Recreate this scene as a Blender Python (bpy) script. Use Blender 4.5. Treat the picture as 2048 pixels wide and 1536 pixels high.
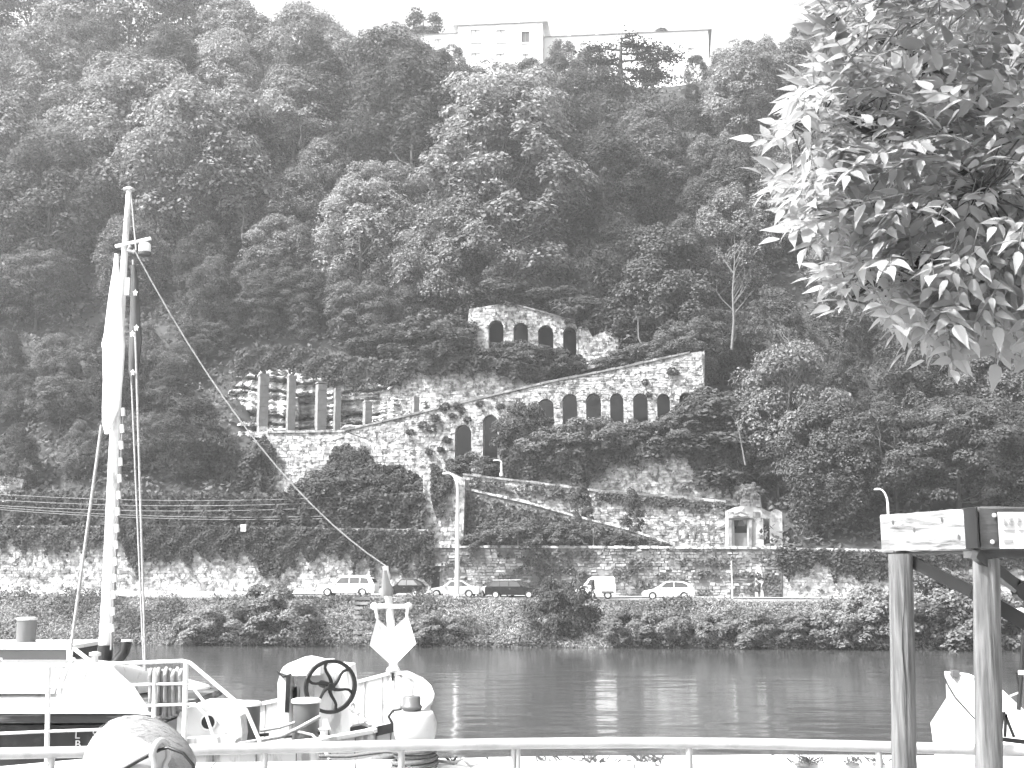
import bpy, bmesh, math, random
import numpy as np
from mathutils import Vector, Matrix, Quaternion
from mathutils.geometry import tessellate_polygon

for o in list(bpy.data.objects): bpy.data.objects.remove(o)
SC = bpy.context.scene
COL = SC.collection
R = math.radians

# ------------------------------------------------------------------ camera, sky, sun, exposure
FPX = 2450.0                       # focal length in photo pixels (2048 wide)
EYE = Vector((0, 0, 5.5))
PITCH = math.atan(379 / FPX)
cam = bpy.data.objects.new('camera', bpy.data.cameras.new('camera')); COL.objects.link(cam)
cam.data.sensor_width = 36.0
cam.data.lens = FPX / 2048 * 36
cam.data.clip_start = 0.05; cam.data.clip_end = 3000
cam.location = EYE
cam.rotation_euler = (math.pi / 2 + PITCH, 0, 0)
SC.camera = cam

SUN_EL = R(52); SUN_AZ = math.atan2(-0.90, -0.44)     # from the left, behind the camera
w = bpy.data.worlds.new('World'); SC.world = w; w.use_nodes = True
nt = w.node_tree; nt.nodes.clear()
sky = nt.nodes.new('ShaderNodeTexSky'); sky.sky_type = 'NISHITA'; sky.sun_disc = False
sky.sun_elevation = SUN_EL; sky.sun_rotation = SUN_AZ % (2 * math.pi)
sky.air_density = 1.0; sky.dust_density = 6.0
bw = nt.nodes.new('ShaderNodeRGBToBW'); bg = nt.nodes.new('ShaderNodeBackground')
wo = nt.nodes.new('ShaderNodeOutputWorld')
bg.inputs['Strength'].default_value = 0.15
nt.links.new(sky.outputs[0], bw.inputs[0]); nt.links.new(bw.outputs[0], bg.inputs[0]); nt.links.new(bg.outputs[0], wo.inputs[0])
sl = bpy.data.lights.new('sun', 'SUN'); sl.energy = 3.0; sl.angle = R(0.6); sl.color = (1, 1, 1)
sun = bpy.data.objects.new('sun', sl); COL.objects.link(sun)
sdir = Vector((math.sin(SUN_AZ) * math.cos(SUN_EL), math.cos(SUN_AZ) * math.cos(SUN_EL), math.sin(SUN_EL)))
sun.rotation_euler = (-sdir).to_track_quat('-Z', 'Y').to_euler()
sun.location = (-40, -30, 80)
vs = SC.view_settings; vs.view_transform = 'Standard'; vs.look = 'None'; vs.gamma = 1.0; vs.use_curve_mapping = False
vs.exposure = 2.15
SC.cycles.max_bounces = 4; SC.cycles.diffuse_bounces = 2; SC.cycles.glossy_bounces = 2
SC.cycles.transmission_bounces = 2; SC.cycles.transparent_max_bounces = 4; SC.cycles.volume_bounces = 0
SC.cycles.use_denoising = True; SC.cycles.use_adaptive_sampling = True; SC.cycles.adaptive_threshold = 0.03
SC.cycles.caustics_reflective = False; SC.cycles.caustics_refractive = False

# ------------------------------------------------------------------ geometry of the view and of the far bank
CP, SP = math.cos(PITCH), math.sin(PITCH)
def ray(px, py):
    u, v = px - 1024, 768 - py
    return Vector((u, FPX * CP - v * SP, FPX * SP + v * CP))
def P(px, py, Y):
    d = ray(px, py); return EYE + d * (Y / d.y)
BA = R(-5.8)
BS = Vector((math.cos(BA), math.sin(BA), 0)); BT = Vector((-math.sin(BA), math.cos(BA), 0)); BO = Vector((0, 94, 0))
def fw(s, t, z): return BO + BS * s + BT * t + Vector((0, 0, z))
def FP(px, py, t):
    d = ray(px, py); k = ((BO - EYE).dot(BT) + t) / d.dot(BT); return EYE + d * k
def sz(px, py, t):
    p = FP(px, py, t); return ((p - BO).dot(BS), p.z)
def st(p): q = p - BO; return q.dot(BS), q.dot(BT)
def pxs(px, t): return sz(px, 1147, t)[0]
def proj(p):
    d = p - EYE; f = d.y * CP + d.z * SP; v = -d.y * SP + d.z * CP
    return 1024 + d.x / f * FPX, 768 - v / f * FPX
def interp(x, xs, ys): return float(np.interp(x, xs, ys))

# ------------------------------------------------------------------ materials
MATS = {}
def nodes_of(name):
    m = bpy.data.materials.new(name); m.use_nodes = True
    n = m.node_tree; b = n.nodes['Principled BSDF']; return m, n, b
def mat(name, v, rough=0.6, var=0.15, scale=3.0, bump=0.0, island=0.0, metal=0.0, spec=0.4, stain=0.0, stain_scale=0.6, stain_v=0.05, stretch=(1, 1, 1), detail=5.0):
    """grey paint / stone / timber: noise variation, optional shaped stains, optional relief"""
    if name in MATS: return MATS[name]
    m, n, b = nodes_of(name); L = n.links
    b.inputs['Roughness'].default_value = rough; b.inputs['Metallic'].default_value = metal
    b.inputs['Specular IOR Level'].default_value = spec
    geo = n.nodes.new('ShaderNodeTexCoord'); mp = n.nodes.new('ShaderNodeMapping'); mp.inputs['Scale'].default_value = stretch
    L.new(geo.outputs['Object'], mp.inputs[0])
    nz = n.nodes.new('ShaderNodeTexNoise'); nz.inputs['Scale'].default_value = scale; nz.inputs['Detail'].default_value = detail
    L.new(mp.outputs[0], nz.inputs['Vector'])
    mr = n.nodes.new('ShaderNodeMapRange'); mr.inputs[1].default_value = 0.3; mr.inputs[2].default_value = 0.7
    mr.inputs[3].default_value = v * (1 - var); mr.inputs[4].default_value = v * (1 + var)
    L.new(nz.outputs[0], mr.inputs[0]); out = mr.outputs[0]
    if island:
        g = n.nodes.new('ShaderNodeNewGeometry'); r2 = n.nodes.new('ShaderNodeMapRange')
        r2.inputs[3].default_value = 1 - island; r2.inputs[4].default_value = 1 + island
        L.new(g.outputs['Random Per Island'], r2.inputs[0])
        mu = n.nodes.new('ShaderNodeMath'); mu.operation = 'MULTIPLY'; L.new(out, mu.inputs[0]); L.new(r2.outputs[0], mu.inputs[1]); out = mu.outputs[0]
    if stain:
        n2 = n.nodes.new('ShaderNodeTexNoise'); n2.inputs['Scale'].default_value = stain_scale; n2.inputs['Detail'].default_value = 6; n2.inputs['Roughness'].default_value = 0.65
        L.new(mp.outputs[0], n2.inputs['Vector'])
        cr = n.nodes.new('ShaderNodeMapRange'); cr.inputs[1].default_value = 0.62 - stain * 0.25; cr.inputs[2].default_value = 0.70 - stain * 0.2
        L.new(n2.outputs[0], cr.inputs[0])
        mx = n.nodes.new('ShaderNodeMix'); mx.data_type = 'FLOAT'
        L.new(cr.outputs[0], mx.inputs[0]); L.new(out, mx.inputs[2]); mx.inputs[3].default_value = stain_v; out = mx.outputs[0]
    L.new(out, b.inputs['Base Color'])
    if bump:
        bp = n.nodes.new('ShaderNodeBump'); bp.inputs['Strength'].default_value = bump; bp.inputs['Distance'].default_value = 0.02
        L.new(nz.outputs[0], bp.inputs['Height']); L.new(bp.outputs[0], b.inputs['Normal'])
    MATS[name] = m; return m
def leaf_mat(name, transl=0.35, spec=0.25, rough=0.55, amp=0.35, plain=False):
    """tone comes from the object's own colour; every leaf differs a little"""
    m, n, b = nodes_of(name); L = n.links
    if plain:
        n.nodes.remove(b); b = n.nodes.new('ShaderNodeBsdfDiffuse')
    oi = n.nodes.new('ShaderNodeObjectInfo'); g = n.nodes.new('ShaderNodeNewGeometry'); r = n.nodes.new('ShaderNodeMapRange')
    r.inputs[3].default_value = 1 - amp; r.inputs[4].default_value = 1 + amp; L.new(g.outputs['Random Per Island'], r.inputs[0])
    mu = n.nodes.new('ShaderNodeVectorMath'); mu.operation = 'SCALE'; L.new(oi.outputs['Color'], mu.inputs[0]); L.new(r.outputs[0], mu.inputs['Scale'])
    L.new(mu.outputs[0], b.inputs[0])
    if not plain: b.inputs['Roughness'].default_value = rough; b.inputs['Specular IOR Level'].default_value = spec
    tr = n.nodes.new('ShaderNodeBsdfTranslucent'); L.new(mu.outputs[0], tr.inputs[0])
    mx = n.nodes.new('ShaderNodeMixShader'); mx.inputs[0].default_value = transl
    L.new(b.outputs[0], mx.inputs[1]); L.new(tr.outputs[0], mx.inputs[2]); L.new(mx.outputs[0], n.nodes['Material Output'].inputs[0])
    MATS[name] = m; return m
FOL = leaf_mat('foliage', 0.3, amp=0.45, plain=True); FOLN = leaf_mat('broad_leaf', 0.5, 0.3, 0.5, 0.25)
BARK = mat('bark', 0.055, 0.9, 0.3, 2.0, 0.4, stretch=(4, 4, 0.7))
PALEBARK = mat('pale_dead_wood', 0.11, 0.9, 0.2, 3.0)
WHITE = mat('white_paint', 0.6, 0.4, 0.06, 2.5, stain=0.42, stain_scale=2.2, stain_v=0.3, stretch=(2.2, 2.2, 0.6))
WHITE2 = mat('white_enamel', 0.62, 0.3, 0.05, 2.0, stain=0.25, stain_scale=2.6, stain_v=0.36, stretch=(1.5, 1.5, 0.7))
BLACK = mat('black_paint', 0.012, 0.35, 0.3, 6)
DARK = mat('dark_hull_paint', 0.022, 0.4, 0.3, 3, stain=0.2, stain_scale=1.2, stain_v=0.06)
GREY = mat('grey_paint', 0.075, 0.45, 0.15, 4)
MIDG = mat('mid_grey_paint', 0.16, 0.5, 0.12, 4)
STEEL = mat('galvanised_steel', 0.36, 0.42, 0.14, 9, metal=0.0)
ROPE = mat('rope_fibre', 0.26, 0.9, 0.25, 30, 0.4)
ROPED = mat('dark_rope_fibre', 0.08, 0.9, 0.3, 30, 0.4)
STONE = mat('pale_limestone', 0.33, 0.9, 0.4, 3.0, 0.3, island=0.45, stain=0.5, stain_scale=1.9, stain_v=0.08)
MORTAR = mat('pale_mortar', 0.28, 0.95, 0.4, 3.0, 0.3, stain=0.5, stain_scale=1.9, stain_v=0.07)
STONEW = mat('weathered_stone', 0.25, 0.9, 0.35, 1.3, 0.3, island=0.5, stain=0.75, stain_scale=0.5, stain_v=0.10)
MORTARW = mat('weathered_mortar', 0.17, 0.95, 0.3, 1.5, 0.3, stain=0.7, stain_scale=0.6, stain_v=0.08)
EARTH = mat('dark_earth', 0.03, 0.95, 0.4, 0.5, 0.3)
ROCK = mat('layered_rock', 0.44, 0.9, 0.4, 0.8, 0.5, stretch=(0.5, 0.5, 3), stain=0.4, stain_scale=0.5, stain_v=0.12)
CONC = mat('pale_concrete', 0.42, 0.85, 0.15, 2.0, 0.15, stain=0.3, stain_scale=1.0, stain_v=0.3)
ASPH = mat('asphalt', 0.12, 0.9, 0.2, 3)
PAVE = mat('pavement', 0.5, 0.9, 0.15, 2)
GLASSD = mat('dark_window_glass', 0.03, 0.08, 0.1, 2, spec=0.7)
PANEG = mat('grey_window_glass', 0.10, 0.15, 0.1, 2, spec=0.6)
TYRE = mat('tyre_rubber', 0.015, 0.8, 0.2, 10)
RIM = mat('wheel_alloy', 0.45, 0.35, 0.1, 5, metal=0.4)
PLASTER = mat('pale_plaster', 0.74, 0.85, 0.05, 0.6)
ROOFM = mat('pale_roof_tiles', 0.55, 0.9, 0.15, 1.2)

# ------------------------------------------------------------------ object helpers
def tag(o, label=None, cat=None, group=None, kind=None):
    if label: o['label'] = label
    if cat: o['category'] = cat
    if group: o['group'] = group
    if kind: o['kind'] = kind
    return o
def link(name, data, parent=None):
    o = bpy.data.objects.new(name, data); COL.objects.link(o)
    if parent: o.parent = parent
    return o
def thing(name, loc, label, cat, group=None):
    o = link(name, None); o.empty_display_size = 0.3; o.location = loc
    return tag(o, label, cat, group)
def root_loc(p):
    while p.parent: p = p.parent
    return p.location
class MB:
    def __init__(s): s.v = []; s.f = []; s.sm = []
    def add(s, vs_, fs, smooth=False):
        k = len(s.v); s.v += [tuple(v) for v in vs_]; s.f += [tuple(k + i for i in f) for f in fs]; s.sm += [smooth] * len(fs); return s
    def box(s, c, d, rz=0.0, M=None, taper=1.0):
        x, y, z = d[0] / 2, d[1] / 2, d[2] / 2; c = Vector(c)
        vv = [Vector((a * x * (taper if k > 0 else 1), b * y * (taper if k > 0 else 1), k * z)) for k in (-1, 1) for a, b in ((-1, -1), (1, -1), (1, 1), (-1, 1))]
        Mx = M if M else Matrix.Rotation(rz, 3, 'Z')
        return s.add([c + Mx @ v for v in vv], [(3, 2, 1, 0), (4, 5, 6, 7), (0, 1, 5, 4), (1, 2, 6, 5), (2, 3, 7, 6), (3, 0, 4, 7)])
    def bar(s, a, b, w_, h, up=(0, 0, 1)):
        a, b = Vector(a), Vector(b); d = (b - a).normalized(); up = Vector(up)
        x = d.cross(up)
        if x.length < 1e-4: x = d.cross(Vector((0, 1, 0)))
        x.normalize(); z = x.cross(d)
        vv = [p + x * (i * w_ / 2) + z * (j * h / 2) for p in (a, b) for i, j in ((-1, -1), (1, -1), (1, 1), (-1, 1))]
        return s.add(vv, [(0, 1, 2, 3), (7, 6, 5, 4), (0, 4, 5, 1), (1, 5, 6, 2), (2, 6, 7, 3), (3, 7, 4, 0)])
    def tube(s, pts, r, n=8, cap=True, closed=False):
        pts = [Vector(p) for p in pts]; m = len(pts)
        rs = r if isinstance(r, (list, tuple)) else [r] * m
        vv = []; prev = None
        for i, p in enumerate(pts):
            a = pts[i - 1] if (i > 0 or closed) else p; b = pts[(i + 1) % m] if (i < m - 1 or closed) else p
            d = (b - a).normalized()
            if prev is None:
                x = d.cross(Vector((0, 0, 1)))
                if x.length < 1e-3: x = d.cross(Vector((0, 1, 0)))
            else: x = prev - d * prev.dot(d)
            x.normalize(); prev = x; y = d.cross(x)
            vv += [p + (x * math.cos(2 * math.pi * k / n) + y * math.sin(2 * math.pi * k / n)) * rs[i] for k in range(n)]
        ff = []
        for i in range(m if closed else m - 1):
            j = (i + 1) % m
            ff += [(i * n + k, i * n + (k + 1) % n, j * n + (k + 1) % n, j * n + k) for k in range(n)]
        s.add(vv, ff, True)
        if cap and not closed:
            s.add(vv[:n], [tuple(range(n))[::-1]]); s.add(vv[-n:], [tuple(range(n))])
        return s
    def lathe(s, c, prof, n=16, M=None, cap=True):
        c = Vector(c); vv = []
        for r, z in prof:
            for k in range(n):
                v = Vector((r * math.cos(2 * math.pi * k / n), r * math.sin(2 * math.pi * k / n), z)); vv.append(c + (M @ v if M else v))
        ff = [(i * n + k, i * n + (k + 1) % n, (i + 1) * n + (k + 1) % n, (i + 1) * n + k) for i in range(len(prof) - 1) for k in range(n)]
        s.add(vv, ff, True)
        if cap:
            s.add(vv[:n], [tuple(range(n))[::-1]]); s.add(vv[-n:], [tuple(range(n))])
        return s
    def prism(s, outer, holes, fr, bk):
        """outer/holes: 2-D loops; fr(p) and bk(p) give the front and back points"""
        loops = [outer] + list(holes); flat = [p for l in loops for p in l]
        tris = tessellate_polygon([[Vector((p[0], p[1], 0)) for p in l] for l in loops])
        n = len(flat); A = [fr(p) for p in flat]; B = [bk(p) for p in flat]
        ff = []
        for t in tris:
            ff.append(tuple(t)); ff.append(tuple(n + i for i in reversed(t)))
        k = 0
        for l in loops:
            m = len(l)
            for i in range(m): ff.append((k + i, k + (i + 1) % m, n + k + (i + 1) % m, n + k + i))
            k += m
        return s.add(A + B, ff)
    def mesh(s, name, off=(0, 0, 0), fixn=True):
        off = Vector(off); me = bpy.data.meshes.new(name)
        me.from_pydata([Vector(v) - off for v in s.v], [], s.f)
        me.polygons.foreach_set('use_smooth', s.sm)
        if fixn:
            bm = bmesh.new(); bm.from_mesh(me); bmesh.ops.recalc_face_normals(bm, faces=bm.faces); bm.to_mesh(me); bm.free()
        me.update(); return me
    def build(s, name, m, parent=None, fixn=True):
        me = s.mesh(name, root_loc(parent) if parent else (0, 0, 0), fixn); me.materials.append(m)
        return link(name, me, parent)
def np_mesh(name, V, F, m):
    me = bpy.data.meshes.new(name); V = np.asarray(V, np.float32); F = np.asarray(F, np.int32); k = F.shape[1]
    me.vertices.add(len(V)); me.vertices.foreach_set('co', V.ravel())
    me.loops.add(F.size); me.loops.foreach_set('vertex_index', F.ravel())
    me.polygons.add(len(F)); me.polygons.foreach_set('loop_start', np.arange(0, F.size, k, dtype=np.int32)); me.polygons.foreach_set('loop_total', np.full(len(F), k, np.int32))
    me.update(calc_edges=True); me.materials.append(m); return me
TONE = 1.22
def unit(a): return a / np.maximum(np.linalg.norm(a, axis=1, keepdims=True), 1e-6)
def cards(C, N, L, W, rng):
    N = unit(N); u = unit(np.cross(N, rng.normal(size=N.shape))); v = np.cross(N, u)
    L = np.asarray(L).reshape(-1, 1); W = np.asarray(W).reshape(-1, 1)
    V = np.stack([C + u * L, C + v * W - N * W * 0.3, C - u * L * 0.8, C - v * W - N * W * 0.3], 1).reshape(-1, 3)
    return V, np.arange(len(V)).reshape(-1, 4)
def tone(o, v):
    v *= TONE; o.color = (v, v, v, 1); return o

# ------------------------------------------------------------------ the ground: river, banks, road, hillside
def road_z(s): return interp(s, [-60, -40, 0, 40, 60], [3.95, 3.85, 3.55, 3.3, 3.25])
PROF_T = [-30, -8, -0.6, 0, 1.2, 4.6, 5.0, 12.3, 12.7, 32, 86, 125, 400]
PROF_Z = [-3, -2.6, -0.8, -0.1, 0.9, 3.25, 3.35, 3.45, 7.2, 27, 79.5, 84, 86]
MID_T = [12.4, 12.8, 17.5, 18.1, 20.2, 20.8, 24.1, 26.95, 27.4, 28.7, 29.3, 32.5, 35.1, 35.5, 40]
MID_Z = [3.45, 7.2, 7.5, 10.8, 11.4, 13.0, 13.4, 13.6, 21.2, 21.6, 23.2, 24.6, 25.0, 30.6, 35.4]
LEF_T = [12.4, 12.8, 20.5, 21.2, 33.6, 34.6, 40]
LEF_Z = [3.45, 7.4, 10.2, 17.4, 18.4, 28.0, 35.4]
def hill(s, t):
    """height of the ground; arrays welcome"""
    s = np.asarray(s, float); t = np.asarray(t, float)
    z = np.interp(t, PROF_T, PROF_Z)
    px = 1024 + s / (94 + t) * FPX                     # rough bearing, only to tell the garden from the wood
    m = np.clip((px - 690) / 60, 0, 1) * np.clip((1640 - px) / 70, 0, 1)
    l = np.clip((px - 400) / 60, 0, 1) * np.clip((760 - px) / 60, 0, 1) * (1 - m)
    zm = np.interp(t, MID_T, MID_Z); zl = np.interp(t, LEF_T, LEF_Z)
    inb = (t > 12.3) & (t < 40)
    z = np.where(inb, z * (1 - m - l) + zm * m + zl * l, z)
    rz = np.interp(s, [-60, -40, 0, 40, 60], [0.5, 0.4, 0.1, -0.12, -0.15])
    z = z + rz * np.clip((t - 1) / 3.5, 0, 1) * np.clip((13.5 - t) / 1.0, 0, 1)
    z = z + np.where(t > 13, 0.35 * np.sin(s * 0.31 + t * 0.23) * np.sin(t * 0.41 - s * 0.12), 0) * np.clip((t - 34) / 6, 0, 1)
    return z
ss = np.concatenate([[-420, -200, -120], np.arange(-90, 91, 1.6), [120, 200, 420]])
tt = np.unique(np.concatenate([MID_T, LEF_T, [-30, -8, -2, -0.6], np.arange(0, 12, 0.8), [12.3, 12.7], np.arange(13.2, 42, 0.7), np.arange(43, 130, 2.5), [160, 220, 300]]))
S2, T2 = np.meshgrid(ss, tt); Z2 = hill(S2, T2)
W3 = np.stack([BO.x + BS.x * S2 + BT.x * T2, BO.y + BS.y * S2 + BT.y * T2, Z2], -1).reshape(-1, 3)
nc = len(ss); idx = np.arange(len(tt) * nc).reshape(len(tt), nc)
F4 = np.stack([idx[:-1, :-1], idx[:-1, 1:], idx[1:, 1:], idx[1:, :-1]], -1).reshape(-1, 4)
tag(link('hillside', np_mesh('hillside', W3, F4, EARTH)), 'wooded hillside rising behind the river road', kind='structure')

# river
m, n, b = nodes_of('river_water'); L = n.links
b.inputs['Base Color'].default_value = (0.042, 0.042, 0.042, 1); b.inputs['Roughness'].default_value = 0.10; b.inputs['IOR'].default_value = 1.33
tc = n.nodes.new('ShaderNodeNewGeometry')
def wave(scale, sx, sy, dist):
    mp = n.nodes.new('ShaderNodeMapping'); mp.inputs['Scale'].default_value = (sx, sy, 1); L.new(tc.outputs['Position'], mp.inputs[0])
    z = n.nodes.new('ShaderNodeTexNoise'); z.inputs['Scale'].default_value = scale; z.inputs['Detail'].default_value = 3; z.inputs['Distortion'].default_value = dist
    L.new(mp.outputs[0], z.inputs['Vector']); return z.outputs[0]
w1 = wave(0.55, 0.35, 1.0, 0.8); w2 = wave(2.2, 0.35, 1.0, 0.3); w3 = wave(0.05, 1.0, 2.2, 0.8)
am = n.nodes.new('ShaderNodeMapRange'); am.inputs[1].default_value = 0.38; am.inputs[2].default_value = 0.62; am.inputs[3].default_value = 0.25; am.inputs[4].default_value = 1.0
L.new(w3, am.inputs[0])
ad = n.nodes.new('ShaderNodeMath'); ad.operation = 'MULTIPLY_ADD'; ad.inputs[1].default_value = 0.4; L.new(w2, ad.inputs[0]); L.new(w1, ad.inputs[2])
bp = n.nodes.new('ShaderNodeBump'); bp.inputs['Distance'].default_value = 0.03
L.new(am.outputs[0], bp.inputs['Strength']); L.new(ad.outputs[0], bp.inputs['Height']); L.new(bp.outputs[0], b.inputs['Normal'])
WATER = m
rng = np.random.default_rng(12)
gx_ = np.concatenate([[-440, -200, -100], np.arange(-62, 62.1, 0.33), [100, 200, 440]]); gy_ = np.concatenate([[5, 11], 12 + 0.20 * np.arange(0, 90) , 30 + 0.27 * np.arange(1, 260), [101, 106, 150]])
GX, GY = np.meshgrid(gx_, gy_); GZ = np.zeros_like(GX)
for lam, amp, n_ in ((0.9, .006, 10), (1.5, .010, 12), (2.6, .013, 10), (5.0, .014, 6)):
    for _ in range(n_):
        l_ = lam * rng.uniform(.75, 1.3); a_ = rng.normal(math.pi / 2, .42); k_ = 2 * math.pi / l_; GZ += amp * rng.uniform(.4, 1) * np.sin(GX * k_ * math.cos(a_) + GY * k_ * math.sin(a_) + rng.uniform(0, 6.28)) / n_ ** .5 * 2.4
patch = 0.55 + 0.5 * np.sin(GX * .11 + 2 * np.sin(GY * .06)) * np.sin(GY * .17 + np.sin(GX * .07)) ; calm = np.interp(GY, [10, 32, 46, 95], [1.1, 1.0, .42, .22])
GZ *= np.clip(patch, .12, 1.1) * calm * ((np.abs(GX) < 62) & (GY > 12) & (GY < 100))
k_ = len(gx_); id_ = np.arange(GX.size).reshape(GX.shape); Fq = np.stack([id_[:-1, :-1], id_[:-1, 1:], id_[1:, 1:], id_[1:, :-1]], -1).reshape(-1, 4)
me = np_mesh('river', np.stack([GX, GY, GZ], -1).reshape(-1, 3), Fq, WATER); me.polygons.foreach_set('use_smooth', np.ones(len(Fq), bool))
tag(link('river', me), 'dark rippled river between the quays', kind='structure')

# river road and its pale pavement strip, the low kerb toward the bank
def strip(name, t0, t1, dz, m_, label, s0=-75, s1=75):
    mb = MB(); ps = np.arange(s0, s1 + 0.1, 5.0); V = []
    for s in ps: V += [fw(s, t0, float(hill(s, t0)) + dz), fw(s, t1, float(hill(s, t1)) + dz)]
    mb.add(V, [(2 * i, 2 * i + 2, 2 * i + 3, 2 * i + 1) for i in range(len(ps) - 1)])
    return tag(mb.build(name, m_, fixn=False), label, kind='structure')
strip('river_road', 5.0, 11.0, 0.012, ASPH, 'asphalt road along the far bank')
strip('pavement', 11.0, 12.3, 0.10, PAVE, 'pale pavement at the foot of the retaining wall')
mb = MB()
a = pxs(-120, 4.9); b_ = pxs(505, 4.9)
for i in range(24):
    s0 = a + (b_ - a) * i / 24; s1 = a + (b_ - a) * (i + 1) / 24 - 0.02
    mb = MB(); z0 = road_z((s0 + s1) / 2)
    mb.prism([(s0, z0 - 0.5), (s1, z0 - 0.5), (s1, z0 + 0.28), (s0, z0 + 0.28)], [], lambda p: fw(p[0], 4.75, p[1]), lambda p: fw(p[0], 5.1, p[1]))
    if i == 0:
        par = thing('low_parapet', fw((a + b_) / 2, 4.9, z0 - 0.5), 'low white stone parapet edging the road at left', 'parapet')
    mb.build('parapet_stone', mat('white_stone', 0.7, 0.8, 0.08, 2), par)

# ------------------------------------------------------------------ stone walls
def arch_loop(s0, s1, z0, z1, n=10, flat=False):
    if flat: return [(s0, z0), (s1, z0), (s1, z1), (s0, z1)]
    r = (s1 - s0) / 2; c = (s0 + s1) / 2; zs = z1 - r
    return [(s0, z0), (s1, z0)] + [(c + r * math.cos(math.pi * k / n), zs + r * math.sin(math.pi * k / n)) for k in range(n + 1)]
def inside(p, loop):
    x, y = p; r = False; j = len(loop) - 1
    for i in range(len(loop)):
        xi, yi = loop[i]; xj, yj = loop[j]
        if (yi > y) != (yj > y) and x < (xj - xi) * (y - yi) / (yj - yi) + xi: r = not r
        j = i
    return r
COPE_ME = {}
def stone_wall(name, label, t, poly, holes=(), thick=0.8, core=MORTAR, stone=STONE, size=(0.46, 0.23), keep=0.84, cope=None, proud=0.045, seed=1, back=None, cope_m=None, ring=True, tb=0.0, cat='wall'):
    """poly: photo outline of the face on the plane t; holes: (px0, px1, ytop, ybot[, flat]). tb: face leans back per metre of height"""
    rng = random.Random(seed)
    ol = [sz(x, y, t) for x, y in poly]
    hl = []
    for h in holes:
        s0, z1 = sz(h[0], h[2], t); s1, z0 = sz(h[1], h[3], t); hl.append(arch_loop(s0, s1, z0, z1, flat=len(h) > 4))
    zb = min(p[1] for p in ol); sc = sum(p[0] for p in ol) / len(ol)
    root = thing(name, fw(sc, t, zb), label, cat)
    F = lambda d: (lambda p: fw(p[0], t + d + tb * (p[1] - zb), p[1]))
    MB().prism(ol, hl, F(0), F(thick)).build('wall_core', core, root)
    mb = MB(); z = zb; zt = max(p[1] for p in ol); sa = min(p[0] for p in ol); sb = max(p[0] for p in ol)
    gap = 0.014
    def st_box(l, pr):
        l = [(x + rng.uniform(-.05, .05), y + rng.uniform(-.045, .045)) for x, y in l]
        A = [fw(x, t - pr + tb * (y - zb), y) for x, y in l]; B = [fw(x, t + 0.03 + tb * (y - zb), y) for x, y in l]
        c = sum(A, Vector()) / 4; A = [p + (c - p) * 0.10 for p in A]
        mb.add(A + B, [(0, 1, 2, 3), (0, 4, 5, 1), (1, 5, 6, 2), (2, 6, 7, 3), (3, 7, 4, 0)])
    while z < zt:
        h = size[1] * rng.uniform(0.7, 1.35); s = sa - rng.random() * 0.5
        while s < sb:
            wd = size[0] * rng.uniform(0.55, 1.6); c = (s + wd / 2, z + h / 2)
            q = [(s + gap, z + gap), (s + wd - gap, z + gap), (s + wd - gap, z + h - gap), (s + gap, z + h - gap)]
            if rng.random() < keep and inside(c, ol) and all(inside(p, ol) for p in q) and not any(inside(c, l) or any(inside(p, l) for p in q) for l in hl):
                st_box(q, proud * rng.uniform(0.25, 1.3))
            s += wd
        z += h
    if ring:
        for l, h in zip(hl, holes):
            if len(h) > 4: continue
            s0, s1 = l[0][0], l[1][0]; r = (s1 - s0) / 2; c = (s0 + s1) / 2; zs = l[2][1]
            for k in range(11):
                a0, a1 = math.pi * k / 11 + .02, math.pi * (k + 1) / 11 - .02
                st_box([(c + math.cos(a0) * r, zs + math.sin(a0) * r), (c + math.cos(a0) * (r + .36), zs + math.sin(a0) * (r + .36)),
                        (c + math.cos(a1) * (r + .36), zs + math.sin(a1) * (r + .36)), (c + math.cos(a1) * r, zs + math.sin(a1) * r)], proud * 1.6)
    if mb.v: tag(mb.build('stonework', stone, root), kind='stuff')
    if back:                                            # wall closing the niches behind, near-black to paint in their shade
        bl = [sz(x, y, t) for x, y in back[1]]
        MB().prism(bl, [], lambda p: fw(p[0], t + back[0], p[1]), lambda p: fw(p[0], t + back[0] + 0.3, p[1])).build('niche_back', mat('niche_shade', 0.012, .95, .4, 1.0), root)
    if cope:
        pts = [sz(x, y, t) for x, y in cope]
        for i in range(len(pts) - 1):
            a = Vector(pts[i]); b2 = Vector(pts[i + 1]); ln = (b2 - a).length; k = max(1, round(ln / 0.95))
            for j in range(k):
                p = a + (b2 - a) * (j / k); q = a + (b2 - a) * ((j + 1) / k - 0.03 / ln)
                hgt = rng.uniform(0.14, 0.24); pr = rng.uniform(0.1, 0.18)
                lp = [(p.x, p.y - 0.02), (q.x, q.y - 0.02), (q.x, q.y + hgt), (p.x, p.y + hgt)]
                dd = tb * (p.y - zb)
                MB().prism(lp, [], lambda w_: fw(w_[0], t - pr + dd, w_[1]), lambda w_: fw(w_[0], t + thick + 0.05 + dd, w_[1])).build('coping_stone', cope_m or stone, root, fixn=False)
    return root

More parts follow.
